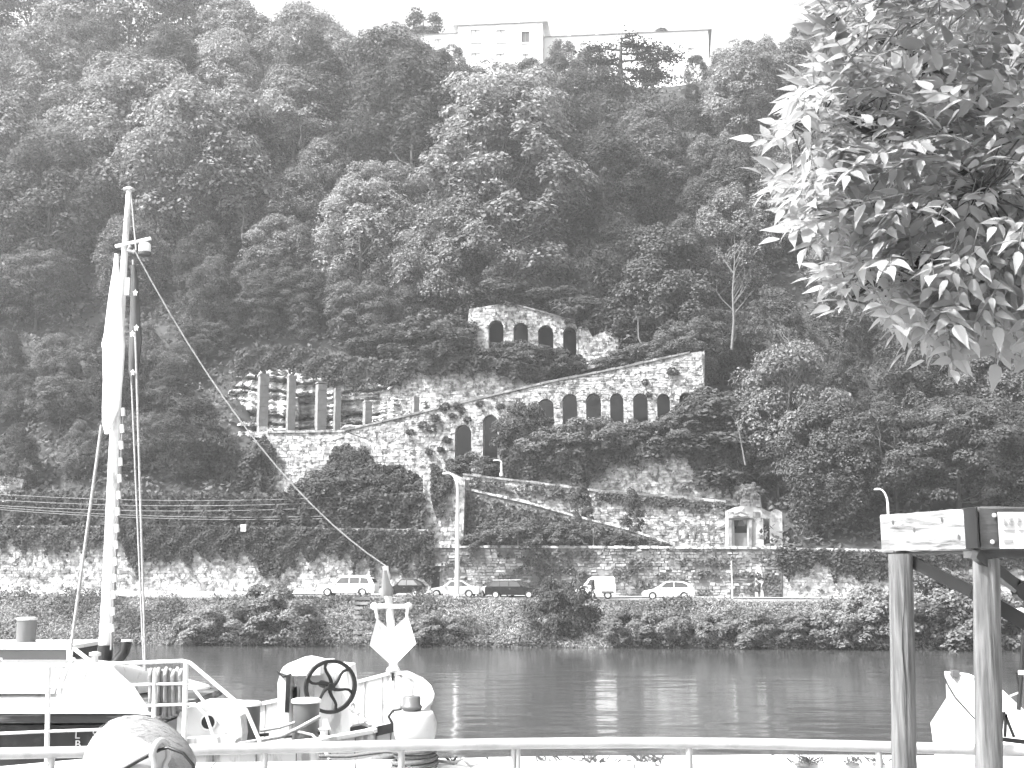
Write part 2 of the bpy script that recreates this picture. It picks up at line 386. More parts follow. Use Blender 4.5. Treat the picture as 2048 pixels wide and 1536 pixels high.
wl = stone_wall('retaining_wall', 'pale graffitied road wall at left, its upper half under ivy', 12.3,
    [(-160, 1054), (240, 1057), (857, 1062), (857, 1192), (-160, 1188)], thick=0.9, seed=2, cope=[(-160, 1054), (240, 1057), (857, 1062)], cope_m=STONEW)
wm = stone_wall('retaining_wall', 'mottled weathered road wall behind the parked cars', 12.3,
    [(858, 1095), (1565, 1098), (1565, 1206), (858, 1196)], [(862, 879, 1132, 1178, 1)], thick=0.9, core=MORTARW, stone=STONEW, size=(0.42, 0.22), seed=3, keep=0.8, proud=0.08,
    cope=[(858, 1095), (1565, 1098)], cope_m=STONE)
wr = stone_wall('retaining_wall', 'bright road wall at right with ivy hanging in tongues', 12.3,
    [(1566, 1100), (2260, 1112), (2260, 1218), (1566, 1206)], thick=0.9, seed=4, cope=[(1566, 1100), (2260, 1112)])
# the little door in the road wall
d0 = FP(862, 1178, 12.5); d1 = FP(879, 1132, 12.5)
dr = MB().prism([sz(861, 1179, 12.55), sz(880, 1179, 12.55), sz(880, 1131, 12.55), sz(861, 1131, 12.55)], [], lambda p: fw(p[0], 12.62, p[1]), lambda p: fw(p[0], 12.7, p[1])).build('door', GREY, wm)
MB().prism([sz(856, 1180, 12.2), sz(861.5, 1180, 12.2), sz(861.5, 1126, 12.2), sz(856, 1126, 12.2)], [], lambda p: fw(p[0], 12.12, p[1]), lambda p: fw(p[0], 12.29, p[1])).build('door_jamb', STONE, wm)
MB().prism([sz(860, 1132, 12.2), sz(883, 1132, 12.2), sz(883, 1127, 12.2), sz(860, 1127, 12.2)], [], lambda p: fw(p[0], 12.14, p[1]), lambda p: fw(p[0], 12.29, p[1])).build('lintel', STONE, wm)
MB().box(FP(876, 1156, 12.58), (0.05, 0.08, 0.18), BA).build('handle', STEEL, dr)

rampw = stone_wall('ramp_wall', 'overgrown grey wall under the sloping stair, above the parked black cars', 14.6,
    [(926, 978), (1060, 1008), (1140, 1031), (1250, 1058), (1345, 1090), (1345, 1106), (926, 1104)], thick=0.8, core=MORTARW, stone=STONEW, seed=5, keep=0.75,
    cope=[(926, 978), (1060, 1008), (1140, 1031), (1250, 1058), (1345, 1090)], cope_m=STONE)
pier = stone_wall('wall_pier', 'tall pale stone pier between ivy curtains, left of the ramp', 13.6,
    [(846, 948), (862, 925), (930, 958), (926, 1100), (880, 1106), (846, 1100)], thick=3.0, seed=6, size=(0.6, 0.32))
tw = stone_wall('terrace_wall', 'long bright terrace wall with graffiti, left of the pedimented doorway', 17.4,
    [(926, 950), (1060, 966), (1200, 984), (1340, 995), (1452, 1006), (1452, 1108), (926, 1108)], thick=0.9, seed=7, cope=[(926, 950), (1060, 966), (1200, 984), (1340, 995), (1452, 1006)], cope_m=STONEW)
dw = stone_wall('gate_pavilion', 'ruined stone gatehouse with pediment and dark doorway at the wall end', 16.6,
    [(1452, 1022), (1470, 1014), (1500, 1012), (1527, 1018), (1540, 1024), (1552, 1018), (1564, 1024), (1566, 1108), (1452, 1108)],
    [(1468, 1496, 1040, 1094, 1), (1526, 1541, 1037, 1090, 1)], thick=0.7, seed=8, size=(0.55, 0.4), core=mat('plaster_wall', 0.36, 0.9, 0.2, 1.0, stain=0.4, stain_scale=0.7, stain_v=0.2), keep=0.55, proud=0.035,
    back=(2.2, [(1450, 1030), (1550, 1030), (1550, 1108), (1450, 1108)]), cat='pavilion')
def wall_bit(name, root, t, pts, d0, d1, m_):
    return MB().prism([sz(x, y, t) for x, y in pts], [], lambda p: fw(p[0], t - d0, p[1]), lambda p: fw(p[0], t - d1, p[1])).build(name, m_, root)
ruin = stone_wall('ruined_stub', 'rounded grey stub of masonry above the gatehouse', 18.6, [(1478, 1030), (1482, 1000), (1492, 985), (1506, 978), (1520, 990), (1526, 1030)], thick=1.2, seed=31, core=MORTARW, stone=STONEW)
pd = wall_bit('pediment', dw, 16.6, [(1456, 1037), (1503, 1036), (1503, 1032), (1481, 1023), (1456, 1032)], 0.30, 0.07, STONEW)
wall_bit('pediment_panel', pd, 16.6, [(1466, 1033), (1496, 1033), (1481, 1027)], 0.34, 0.301, STONE)
for x in (1457, 1497): wall_bit('pilaster', dw, 16.6, [(x, 1037.5), (x + 7, 1037.5), (x + 6.5, 1094), (x, 1094)], 0.22, 0.07, STONEW)
wall_bit('door_leaf', dw, 17.0, [(1469, 1066), (1495, 1066), (1495, 1096), (1469, 1096)], 0.0, -0.1, MIDG)
wall_bit('bell_block', dw, 16.9, [(1480, 1040), (1485, 1040), (1490, 1052), (1475, 1052)], 0.0, -0.2, GREY)

uw = stone_wall('upper_terrace_wall', 'ivy-fringed bright wall below the long arcade', 20.0,
    [(1010, 930), (1120, 912), (1240, 900), (1400, 905), (1480, 930), (1500, 1015), (1010, 975)], thick=0.8, seed=9)
ar = stone_wall('arcade_wall', 'long sloping arcade wall with ten dark round arches', 24.0,
    [(690, 862), (900, 812), (1100, 765), (1250, 735), (1380, 706), (1404, 702), (1409, 780), (1410, 915), (1010, 985), (905, 985), (815, 915), (740, 880)],
    [(910, 942, 850, 960), (966, 995, 830, 960), (1019, 1050, 812, 950), (1075, 1108, 798, 930), (1125, 1155, 788, 915), (1172, 1203, 787, 905), (1220, 1248, 787, 900), (1266, 1297, 787, 895), (1314, 1342, 788, 893), (1358, 1385, 786, 891)],
    thick=1.0, seed=10, cope=[(690, 862), (900, 812), (1100, 765), (1250, 735), (1380, 706)], cope_m=STONEW,
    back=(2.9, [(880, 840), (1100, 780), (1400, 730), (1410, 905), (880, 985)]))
lw = stone_wall('bastion_wall', 'bright square stone bastion wall below the rock gallery', 20.4,
    [(535, 866), (690, 864), (760, 888), (830, 912), (860, 935), (860, 1040), (535, 1010)], thick=0.9, seed=11, size=(0.5, 0.27), cope=[(535, 866), (690, 864)], cope_m=STONE)
mw = stone_wall('garden_wall', 'pale garden wall above the arcade coping, right of the rock gallery', 28.6,
    [(760, 790), (830, 745), (900, 742), (960, 738), (1040, 748), (1098, 762), (1098, 800), (760, 880)], thick=0.8, seed=12, keep=0.8)
ua = stone_wall('upper_arcade_wall', 'ruined upper arcade wall with four dark arches', 32.4,
    [(935, 650), (938, 618), (975, 612), (1010, 606), (1080, 624), (1150, 644), (1156, 660), (1156, 752), (940, 740)],
    [(977, 1007, 641, 735), (1027, 1056, 646, 738), (1076, 1107, 651, 742), (1126, 1153, 655, 746)], thick=1.0, seed=13, size=(0.5, 0.27),
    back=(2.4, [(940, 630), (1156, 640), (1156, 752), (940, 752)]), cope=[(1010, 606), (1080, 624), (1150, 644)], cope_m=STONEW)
ub = stone_wall('broken_wall', 'broken jagged end wall right of the upper arcade', 32.0,
    [(1157, 655), (1170, 648), (1178, 660), (1184, 673), (1196, 668), (1212, 662), (1226, 668), (1237, 676), (1236, 700), (1225, 720), (1200, 732), (1157, 745)], thick=1.2, seed=14, size=(0.45, 0.25))
kp = stone_wall('corner_post', 'pale stone gate post at the top end of the long arcade', 24.6,
    [(1396, 712), (1409, 700), (1410, 790), (1396, 790)], thick=0.9, seed=15, size=(0.5, 0.35), cat='post')

# rock gallery: layered rock with stone pillars
def rock(name, label, t, cols, seed, depth=2.0, cave=()):
    """cols: (px, ytop, ybot); face with ledges; cave: (px0, px1, y0, y1, recess)"""
    rng = np.random.default_rng(seed); xs = np.linspace(cols[0][0], cols[-1][0], 110); NZ = 46
    top = np.interp(xs, [c[0] for c in cols], [c[1] for c in cols]) + rng.normal(0, 2.0, 110); bot = np.interp(xs, [c[0] for c in cols], [c[2] for c in cols])
    lay = np.cumsum(rng.uniform(0.2, 1.0, NZ)); prot = np.where(rng.random(NZ) < 0.33, rng.uniform(0.6, 1.3, NZ), rng.uniform(-0.6, 0.1, NZ))
    V = []; ph = rng.uniform(0, 6, 8)
    for i, x in enumerate(xs):
        for j in range(NZ):
            f = j / (NZ - 1); y = bot[i] + (top[i] - bot[i]) * f
            d = prot[int(np.clip(y / 5.5 + 1.2 * math.sin(x * 0.02 + ph[0]) + 0.35 * math.sin(x * 0.083 + ph[3]), 0, 999)) % NZ] + 0.35 * math.sin(x * .09 + ph[1] + y * .05) + 0.25 * math.sin(x * .31 + ph[2]) + rng.normal(0, .08)
            r = 0
            for (a, b2, y0, y1, dp) in cave:
                if a < x < b2 and y0 < y < y1: r = dp
            V.append(FP(x, y, t + d * 0.8 + r + 1.2 * f))
        p = V[-1]; V.append(p + BT * 3.0 + Vector((0, 0, -0.5)))
    M_ = NZ + 1; F_ = [(i * M_ + j, (i + 1) * M_ + j, (i + 1) * M_ + j + 1, i * M_ + j + 1) for i in range(109) for j in range(NZ)]
    mb = MB(); mb.add(V, F_)
    o = mb.build(name, ROCK, fixn=False); return tag(o, label, 'rock')
rock('rock_outcrop', 'layered pale rock face hollowed out behind the stone pillars', 28.2, [(395, 842, 868), (420, 815, 868), (480, 765, 868), (500, 742, 868), (600, 738, 868), (700, 752, 872), (780, 775, 862), (850, 770, 850)], 5,
     cave=[(535, 575, 835, 858, 1.2), (596, 640, 790, 864, 2.2), (680, 726, 800, 850, 1.4), (460, 520, 822, 846, 1.0), (800, 828, 800, 826, 1.0)])
rock('bare_slope', 'bare pale ground sloping down left of the bastion', 25.0, [(400, 838, 872), (450, 842, 885), (520, 846, 890), (545, 856, 890)], 9)
PILM = mat('grey_pillar_stone', 0.15, .9, .2, 2, .3, island=.25)
for i, (x0, x1, yt, yb, tone_) in enumerate([(513, 538, 752, 864, 0), (572, 592, 755, 864, 0), (628, 655, 768, 865, 0), (666, 683, 780, 862, 0), (724, 746, 806, 852, 0), (822, 840, 797, 828, 0)]):
    nm = ['tall stone pillar at the left end of the rock gallery', 'second tall stone pillar of the rock gallery', 'third stone pillar of the rock gallery, wide with a bright edge', 'fourth narrow stone pillar close beside the wide one',
          'short square stone pillar holding a slab in the rock gallery', 'smallest pale stone block pillar at the right end of the gallery'][i]
    t_ = 26.4; s0, zt = sz(x0, yt, t_); s1, zb = sz(x1, yb, t_); wd = (s1 - s0) * 0.62; c = (s0 + s1) / 2
    rt = thing('stone_pillar', fw(c, t_, zb - 0.3), nm, 'pillar', 'pillars of the rock gallery')
    z = zb - 0.3; rg = random.Random(i); k = 0
    while z < zt:
        h = min(rg.uniform(0.5, 0.9), zt - z + 0.01)
        if h < 0.12: break
        MB().box(fw(c + rg.uniform(-.02, .02), t_, z + h / 2), (wd * rg.uniform(.96, 1.03), wd * rg.uniform(1.0, 1.06), h - 0.012), BA + R(32)).build('pillar_block', PILM if (k or i != 0) else STONE, rt, fixn=False)
        z += h; k += 1
    MB().box(fw(c, t_, zt + 0.08), (wd * 1.08, wd * 1.08, 0.14), BA + R(32)).build('cap_stone', PILM, rt, fixn=False)

# graffiti strokes painted on the walls (flat paint, a few mm proud)
def strokes(root, t, ls, w_, m_, d=0.10):
    mb = MB()
    for l in ls:
        pts = [sz(x, y, t) for x, y in l]
        for a, b2 in zip(pts[:-1], pts[1:]):
            a, b2 = Vector(a), Vector(b2); dr = (b2 - a)
            if dr.length < 1e-4: continue
            nn = Vector((-dr.y, dr.x)).normalized() * w_ / 2; e = dr.normalized() * w_ * 0.3
            q = [a - nn - e, b2 - nn + e, b2 + nn + e, a + nn - e]
            mb.prism([tuple(p) for p in q], [], lambda p: fw(p[0], t - d, p[1]), lambda p: fw(p[0], t - d + 0.012, p[1]))
    return mb.build('graffiti', m_, root)
G7 = lambda l: [(1340 + x / 7.31, 960 + y / 7.31) for x, y in l]
PAINT = mat('dark_spray_paint', 0.12, 0.7, 0.2, 4); PAINTW = mat('white_spray_paint', 0.8, 0.7, 0.05, 4)
strokes(tw, 17.4, [G7(l) for l in ([(200, 660), (120, 680), (105, 760), (130, 850), (180, 885), (240, 830), (235, 760)], [(220, 590), (270, 620)], [(290, 750), (345, 860), (375, 690)], [(290, 700), (380, 665)],
    [(400, 690), (440, 670), (465, 690), (440, 740)], [(395, 740), (525, 745)], [(440, 740), (450, 790), (435, 900)], [(460, 830), (490, 870)], [(555, 860), (565, 700), (610, 680), (645, 700), (635, 860)], [(570, 770), (640, 765)],
    [(800, 655), (740, 700), (690, 715)], [(685, 770), (740, 850), (815, 830)])], 0.16, PAINT)
G8 = lambda l: [(x / 6.83, 1100 + y / 6.83) for x, y in l]
strokes(wl, 12.3, [G8(l) for l in ([(240, 310), (300, 320), (350, 365), (410, 320), (465, 378), (530, 310)], [(560, 385), (620, 385), (740, 280), (820, 280)], [(810, 320), (930, 290)], [(830, 190), (870, 230)], [(1640, 310), (1760, 290), (1830, 370), (1820, 450)], [(1600, 420), (1690, 400)], [(1090, 520), (1140, 460)])], 0.2, PAINT)
strokes(wl, 12.3, [[(640, 1125), (632, 1140), (638, 1155), (648, 1148), (645, 1130), (636, 1128)], [(660, 1150), (668, 1135), (676, 1152)], [(690, 1135), (690, 1155), (702, 1155)], [(440, 1140), (455, 1160), (470, 1138)], [(540, 1150), (560, 1148)], [(350, 1150), (370, 1165), (385, 1148), (400, 1166)]], 0.14, PAINT)
strokes(wr, 12.3, [[(1580, 1165), (1600, 1180), (1622, 1162)], [(1640, 1178), (1660, 1160), (1680, 1182)]], 0.16, MIDG)
gx = lambda l: [(x, y) for x, y in l]
strokes(wm, 12.3, [gx([(1517, 1132), (1512, 1152), (1512, 1165)]), gx([(1517, 1132), (1522, 1152), (1523, 1165)]), gx([(1511, 1163), (1525, 1163)]), gx([(1512, 1165), (1513, 1194)]), gx([(1523, 1165), (1524, 1194)])], 0.22, PAINTW)

# ------------------------------------------------------------------ trees and plants
def shape_r(style, f):
    if style == 'round': return math.sin(math.pi * (0.08 + 0.86 * f)) ** 0.65
    if style == 'oval': return (math.sin(math.pi * (0.06 + 0.90 * f ** 0.85))) ** 0.8
    if style == 'spread': return 0.35 + 0.65 * math.sin(math.pi * (0.12 + 0.72 * f)) if f < 0.95 else 0.3
    if style == 'cone': return max(0.05, 1 - f) ** 0.85
    return 1
def crown_np(H, Rr, lo, nclump, nleaf, leaf, seed, style, flat=0.55, rc=None, up=0.55):
    rng = np.random.default_rng(seed); Cs = []; Ns = []
    rc = rc or Rr * 0.27; ctr = []
    lob = rng.uniform(0, 6.28, 4)
    for k in range(nclump):
        f = rng.uniform(0, 1) ** 0.8; a = rng.uniform(0, 6.283)
        q = 1 + 0.16 * math.sin(2 * a + lob[0]) + 0.13 * math.sin(3 * a + lob[1] + 4 * f)
        rr = Rr * shape_r(style, f) * q * (rng.uniform(0.35, 1.0) ** 0.5)
        c = np.array([rr * math.cos(a), rr * math.sin(a), H * (lo + (1 - lo) * f) + rng.normal(0, 0.2)]); ctr.append(c)
        sz_ = rc * rng.uniform(0.6, 1.35); n_ = int(nleaf * (sz_ / rc) ** 2)
        d = unit(rng.normal(size=(n_, 3))); d[:, 2] = np.where(d[:, 2] < -0.45, -d[:, 2], d[:, 2])
        rad = rng.uniform(0.45, 1.0, (n_, 1)) ** 0.6 * sz_
        Cs.append(c + d * rad * np.array([1, 1, flat]) + np.array([0, 0, -0.12]) * (np.linalg.norm(d[:, :2], axis=1, keepdims=True) ** 2) * sz_)
        out = np.array([c[0], c[1], 0]) / max(Rr, .1)
        Ns.append(d * 0.75 + np.array([0, 0, up]) + out * 0.35 + rng.normal(0, 0.38, (n_, 3)))
    C = np.concatenate(Cs); N = np.concatenate(Ns); n_ = len(C)
    L_ = leaf * rng.uniform(0.7, 1.35, n_)
    V, F = cards(C, N, L_, L_ * rng.uniform(0.45, 0.7, n_), rng); return V, F, ctr
def trunk_mb(H, r, ctr, seed, top=0.8, nl=12):
    rg = random.Random(seed); mb = MB(); pts = [Vector((0, 0, -1.2))]; k = 7
    for i in range(1, k + 1): pts.append(Vector((rg.uniform(-.03, .03) * H * i / k, rg.uniform(-.03, .03) * H * i / k, H * top * i / k)))
    mb.tube(pts, [r * (1.25 if i == 0 else 1) * (1 - 0.8 * i / k) for i in range(k + 1)], 7)
    for c in rg.sample(ctr, min(nl, len(ctr))):
        c = Vector(c); z0 = max(H * 0.2, c.z * 0.72 - 0.06 * H); i = min(k - 1, int(z0 / (H * top) * k)); p = pts[i].lerp(pts[i + 1], 0.5)
        mid = p.lerp(c, 0.5) + Vector((0, 0, -0.04 * H)); q = r * 0.36 * (1 - 0.5 * z0 / H)
        mb.tube([p, mid, c], [q, q * 0.6, q * 0.2], 5, cap=False)
    return mb
PROTO = {}
def proto(key, H, Rr, lo, nclump, nleaf, leaf, seed, style, r=0.3, **kw):
    V, F, ctr = crown_np(H, Rr, lo, nclump, nleaf, leaf, seed, style, **kw)
    cm = np_mesh('crown', V, F, FOL); tm = trunk_mb(H, r, ctr, seed).mesh('trunk'); tm.materials.append(BARK)
    PROTO[key] = (cm, tm, H, Rr)
proto('a', 13, 5.6, 0.14, 150, 125, 0.165, 11, 'round', flat=0.78, rc=1.22)
proto('b', 15, 4.8, 0.08, 160, 115, 0.165, 12, 'oval', flat=0.9, rc=1.1)
proto('c', 12, 5.8, 0.2, 130, 150, 0.165, 13, 'spread', flat=0.5, rc=1.3)
proto('d', 14, 5.2, 0.1, 165, 115, 0.165, 14, 'round', flat=0.85, rc=1.15)
proto('e', 16, 5.0, 0.06, 180, 110, 0.165, 15, 'oval', flat=0.65, rc=1.15)
proto('s', 3.2, 2.2, 0.05, 80, 130, 0.095, 16, 'round', r=0.07, flat=0.7, rc=0.5)       # shrubs
proto('u', 2.6, 2.6, 0.04, 90, 120, 0.095, 17, 'spread', r=0.06, flat=0.7, rc=0.52)
proto('k', 4.5, 1.9, 0.03, 95, 110, 0.095, 18, 'oval', r=0.08, rc=0.5)
def put_tree(key, base, H, label, tn, group=None, name='broadleaf_tree', wide=1.0, rot=None, cat='tree', rg=random.Random(77)):
    cm, tm, H0, R0 = PROTO[key]; k = H / H0
    rt = thing(name, base, label, cat, group)
    rz = rg.uniform(0, 6.28) if rot is None else rot
    for nm, me in (('trunk', tm), ('crown', cm)):
        o = link(nm, me, rt); o.scale = (k * wide, k * wide, k); o.rotation_euler = (0, 0, rz)
        if nm == 'crown': tone(o, tn)
    return rt
# the wood on the hillside, row by row up the slope
SKX = [-300, 0, 330, 420, 520, 600, 640, 690, 730, 800, 850, 900, 960, 1000, 1040, 1090, 1200, 1226, 1300, 1415, 1430, 1470, 1540, 1600, 1700, 2300]
SKY = [-110, -95, -60, -12, -25, 5, 50, 78, 40, 62, 95, 112, 128, 152, 125, 95, 92, 188, 190, 190, 130, 105, 72, 50, 0, -40]
ROWS = [(88, 'on the crest of the hill'), (80, 'just below the hill crest'), (71.5, 'high on the hillside'), (63, 'in the upper wood'), (55, 'halfway up the hillside'), (47, 'in the middle of the wood'), (40, 'just above the walled garden')]
ORD = ['first', 'second', 'third', 'fourth', 'fifth', 'sixth', 'seventh', 'eighth', 'ninth', 'tenth', 'eleventh', 'twelfth', 'thirteenth', 'fourteenth', 'fifteenth', 'sixteenth', 'seventeenth', 'eighteenth', 'nineteenth', 'twentieth', 'twenty-first', 'twenty-second', 'twenty-third', 'twenty-fourth', 'twenty-fifth', 'twenty-sixth']
rg = random.Random(4)
KINDN = {'a': 'round', 'b': 'upright', 'c': 'spreading', 'd': 'full', 'e': 'tall'}
def tname(v): return 'dark' if v < 0.07 else ('light' if v > 0.105 else 'mid-grey')
for ri, (t, where) in enumerate(ROWS):
    px = -130 + rg.uniform(0, 60); i = 0; D = 94 + t; step = 9.6 / D * FPX
    while px < 2180:
        x = px; px += step * rg.uniform(0.75, 1.2)
        tt_ = t + rg.uniform(-2.2, 2.2); s = pxs(x, tt_); z = float(hill(s, tt_))
        if t < 42 and 860 < x < 1290: continue
        if t < 50 and 880 < x < 1130: continue           # the big light tree stands here
        if 1225 < x < 1290 and t in (80, 71.5): continue  # cedar
        key = rg.choice('aabbcdde'); H = rg.choice([11, 13, 15, 17, 19, 21]) * rg.uniform(.9, 1.1) * (0.72 if t < 42 else 1)
        tn = rg.choice([0.05, 0.06, 0.075, 0.09, 0.11, 0.14, 0.17])
        if x > 1420 and t < 60: tn *= 0.8
        base = fw(s, tt_, z - 0.3)
        lim = interp(x, SKX, SKY) + rg.uniform(0, 12)
        if t > 80: H = max(H, (sz(x, lim, tt_)[1] - base.z) / 1.04)
        for _ in range(12):
            if proj(base + Vector((0, 0, H * 1.04)))[1] < lim: H *= 0.9
        if t > 80 and H < 4: continue
        if t < 42 and 380 < x < 870: H *= 0.85
        put_tree(key, base, H, f'{tname(tn)} {KINDN[key]} tree {where}, {ORD[min(i, 25)]} from the left', tn, 'trees of the hillside wood'); i += 1
# lower slopes at the two sides
for t, where, x0, x1 in [(36.4, 'hanging over the rock gallery', 360, 930), (38.5, 'in the dark belt above the rock gallery', 380, 900), (37.5, 'between the upper arcade and the right wood', 1240, 1480), (31, 'on the slope left of the rock gallery', -120, 350), (25, 'on the lower left slope', -120, 350), (19, 'low on the left slope above the ivy', -120, 470), (31, 'right of the long arcade', 1440, 2180), (25, 'on the slope at the right', 1450, 2180), (19.5, 'low on the right slope', 1560, 2180), (15, 'just behind the right road wall', 1630, 2180)]:
    x = x0 + rg.uniform(0, 40); i = 0
    while x < x1:
        tt_ = t + rg.uniform(-1.2, 1.2); s = pxs(x, tt_); z = float(hill(s, tt_)); key = rg.choice('abcde'); tn = rg.choice([0.045, 0.055, 0.065, 0.075, 0.085])
        H = rg.uniform(7.5, 11.5) if x > 1000 else (rg.uniform(5, 8.5) if t < 36 else rg.uniform(6, 9))
        put_tree(key, fw(s, tt_, z - 0.3), H, f'{tname(tn)} {KINDN[key]} tree {where}, {ORD[i]} from the left', tn, 'trees of the lower slopes'); i += 1
        x += rg.uniform(0.8, 1.2) * 6.2 / (94 + t) * FPX * (1 if x > 1000 else 0.85)
def tree_at(key, px, ytop, t, label, tn, wide=1.0, **kw):
    s = pxs(px, t); z = float(hill(s, t)); H = sz(px, ytop, t)[1] - z
    return put_tree(key, fw(s, t, z - 0.2), H, label, tn, wide=wide, **kw)
tree_at('e', 1000, 188, 40, 'big pale full-crowned tree rising above the upper arcade', 0.135, 1.15)
tree_at('a', 925, 415, 36.5, 'pale spreading tree leaning over the upper arcade left end', 0.12, 1.0)
tree_at('c', 760, 335, 47, 'bright-topped umbrella-shaped tree left of the big pale tree', 0.13, 0.9)
tree_at('d', 320, 300, 47, 'bright round tree behind the top of the boat mast', 0.125, 0.8)
tree_at('c', 60, 265, 54, 'bright feathery tree at the left edge of the wood', 0.13, 0.9)
tree_at('a', 1135, 88, 84, 'round tree in front of the long hilltop wing, left', 0.10, 0.9)
tree_at('d', 1195, 95, 83, 'round tree in front of the long hilltop wing, next to the cedar', 0.09, 0.9)
tree_at('a', 895, 100, 84, 'round tree before the left end of the hilltop building', 0.10, 1.0)
tree_at('b', 1465, 108, 84, 'upright tree right of the hilltop building end wall', 0.07, 0.9)
tree_at('e', 560, 150, 60, 'tall pale tree high on the slope left of centre', 0.15, 1.2)
tree_at('d', 200, 130, 62, 'broad pale tree high on the left slope', 0.14, 1.2)
tree_at('e', 1300, 250, 52, 'tall mid-grey tree below the cedar', 0.10, 1.2)
tree_at('b', 1480, 330, 46, 'tall dark tree at the edge of the right wood', 0.06, 1.3)
tree_at('d', 540, 440, 42, 'broad pale tree above the rock gallery', 0.13, 1.1)
tree_at('c', 395, 640, 33, 'dark spreading tree at the left end of the rock gallery', 0.06, 1.1)
tree_at('a', 345, 690, 30, 'dark round tree behind the mast below the gallery', 0.065, 1.1)
tree_at('d', 440, 600, 36, 'mid-grey tree above the rock gallery left end', 0.085, 1.0)
tree_at('d', 650, 75, 78, 'light billowing tree on the skyline left of the hilltop house', 0.125, 1.0)
tree_at('a', 1690, 905, 14.5, 'broad dark tree behind the road wall, right of the gatehouse', 0.06, 0.9)
tree_at('d', 1330, 470, 34.5, 'dark drooping tree right of the upper arcade', 0.065, 1.0)
tree_at('c', 1400, 640, 29, 'dark leafy tree over the top end of the long arcade', 0.07, 0.9)
tree_at('k', 1440, 790, 22.5, 'shrubby dark tree hiding the last arch of the arcade', 0.055, 1.6)
tree_at('a', 1590, 700, 20.5, 'light-leaved tree on the slope right of the arcade', 0.11, 0.9)

# cedar with flat plates
rt = thing('cedar_tree', fw(pxs(1252, 74), 74, float(hill(pxs(1252, 74), 74)) - 0.3), 'dark cedar with flat layered branches in front of the hilltop building', 'tree')
b0 = rt.location.copy(); zt = sz(1270, 72, 74)[1]; H = zt - b0.z
mb = MB(); mb.tube([b0, b0 + Vector((0.1, 0, H * 0.5)), b0 + Vector((0.4, 0, H * 0.97))], [0.75, 0.5, 0.12], 8)
rngn = np.random.default_rng(3); Vs = []; k = 0
for j, (f, r0, az) in enumerate([(0.98, 2.2, 0), (0.93, 3.6, 0.5), (0.90, 6.6, 0.1), (0.86, 5.0, 3.3), (0.82, 8.2, 0.0), (0.78, 4.5, 2.4), (0.74, 8.8, -0.25), (0.70, 5.5, 3.6), (0.66, 7.6, 0.35), (0.58, 5.5, 2.9), (0.55, 6.5, -0.4), (0.46, 4.5, 0.2)]):
    p = b0 + Vector((0.2, 0, H * f)); e = p + Vector((math.cos(az) * r0, math.sin(az) * r0 * 0.8, -0.5)); mb.tube([p, p.lerp(e, .5) + Vector((0, 0, .35)), e], [0.18, 0.12, 0.04], 5)
    n_ = int(330 * r0 / 4); q = rngn.uniform(0.25, 1, n_); C = np.array(p)[None] + (np.array(e - p)[None]) * q[:, None] + rngn.normal(0, 1, (n_, 3)) * np.array([0.9, 1.3, 0.16]) + np.array([0, 0, 0.3])
    N = np.array([[0, 0, 1.0]]) + rngn.normal(0, .35, (n_, 3)); L_ = rngn.uniform(0.18, 0.32, n_); V, F = cards(C, N, L_, L_ * .5, rngn); Vs.append(V)
V = np.concatenate(Vs) - np.array(b0); o = link('crown', np_mesh('crown', V, np.arange(len(V)).reshape(-1, 4), FOL), rt); tone(o, 0.028)
mb.build('trunk', BARK, rt)
# slender conifers on the skyline
for x, yt, lab in [(860, 28, 'slim pointed conifer left of the hilltop house, nearer the roof'), (818, 18, 'slim pointed conifer on the skyline, farther left'), (1345, 58, 'small round dark treetop above the long roof')]:
    t = 108; s = pxs(x, t); zt = sz(x, yt, t)[1]; z = float(hill(s, t)); H = zt - z; rt = thing('conifer', fw(s, t, z), lab, 'tree')
    V, F, ctr = crown_np(H, H * 0.22, 0.08, 70, 90, 0.22, x, 'cone', flat=0.35); tone(link('crown', np_mesh('crown', V, F, FOL), rt), 0.06)
    MB().tube([rt.location, rt.location + Vector((0, 0, H * 0.9))], [0.25, 0.05], 6).build('trunk', BARK, rt)

# pale dead trees and bare stems
def bare_tree(px, ybase, ytop, t, label, seed, lean=0.0, r=0.14, nb=9, m_=PALEBARK):
    rg = random.Random(seed); s, z0 = sz(px, ybase, t); z1 = sz(px, ytop, t)[1]; H = z1 - z0; b = fw(s, t, z0)
    rt = thing('bare_tree', b, label, 'tree'); mb = MB(); pts = [b + BS * (lean * H * f + rg.uniform(-.03, .03) * H) + Vector((0, 0, H * f)) for f in (0, .25, .5, .75, 1)]
    mb.tube(pts, [r, r * .85, r * .6, r * .4, r * .12], 6); mb.build('trunk', m_, rt)
    mb = MB()
    for i in range(nb):
        f = rg.uniform(.3, .9); p = pts[0].lerp(pts[-1], f) if lean == 0 else pts[int(f * 4)]
        p = pts[int(f * 4)].lerp(pts[min(4, int(f * 4) + 1)], f * 4 - int(f * 4)); a = rg.choice((-1, 1)) * rg.uniform(.25, .7); ln = H * rg.uniform(.18, .34) * (1.1 - f * .5)
        e = p + BS * (a * ln) + BT * rg.uniform(-.5, .5) * ln + Vector((0, 0, ln * .85)); mid = p.lerp(e, .5) + BS * rg.uniform(-.1, .1) * ln
        mb.tube([p, mid, e], [r * .4, r * .25, r * .08], 5)
        for _ in range(2):
            q = mid.lerp(e, rg.random()); mb.tube([q, q + BS * rg.uniform(-.4, .4) * ln + Vector((0, 0, ln * rg.uniform(.2, .5)))], [r * .15, r * .06], 4)
    mb.build('branch', m_, rt); return rt
bare_tree(1467, 700, 470, 27, 'pale bare dead tree standing in the dark trees at right', 3, 0.03, 0.16, 14)
bare_tree(1580, 880, 660, 18.5, 'thin bare branching sapling on the right slope', 4, 0.05, 0.10, 16)
bare_tree(1490, 930, 830, 16.2, 'leaning pale stem right of the arcade foot', 5, -0.18, 0.09, 4)
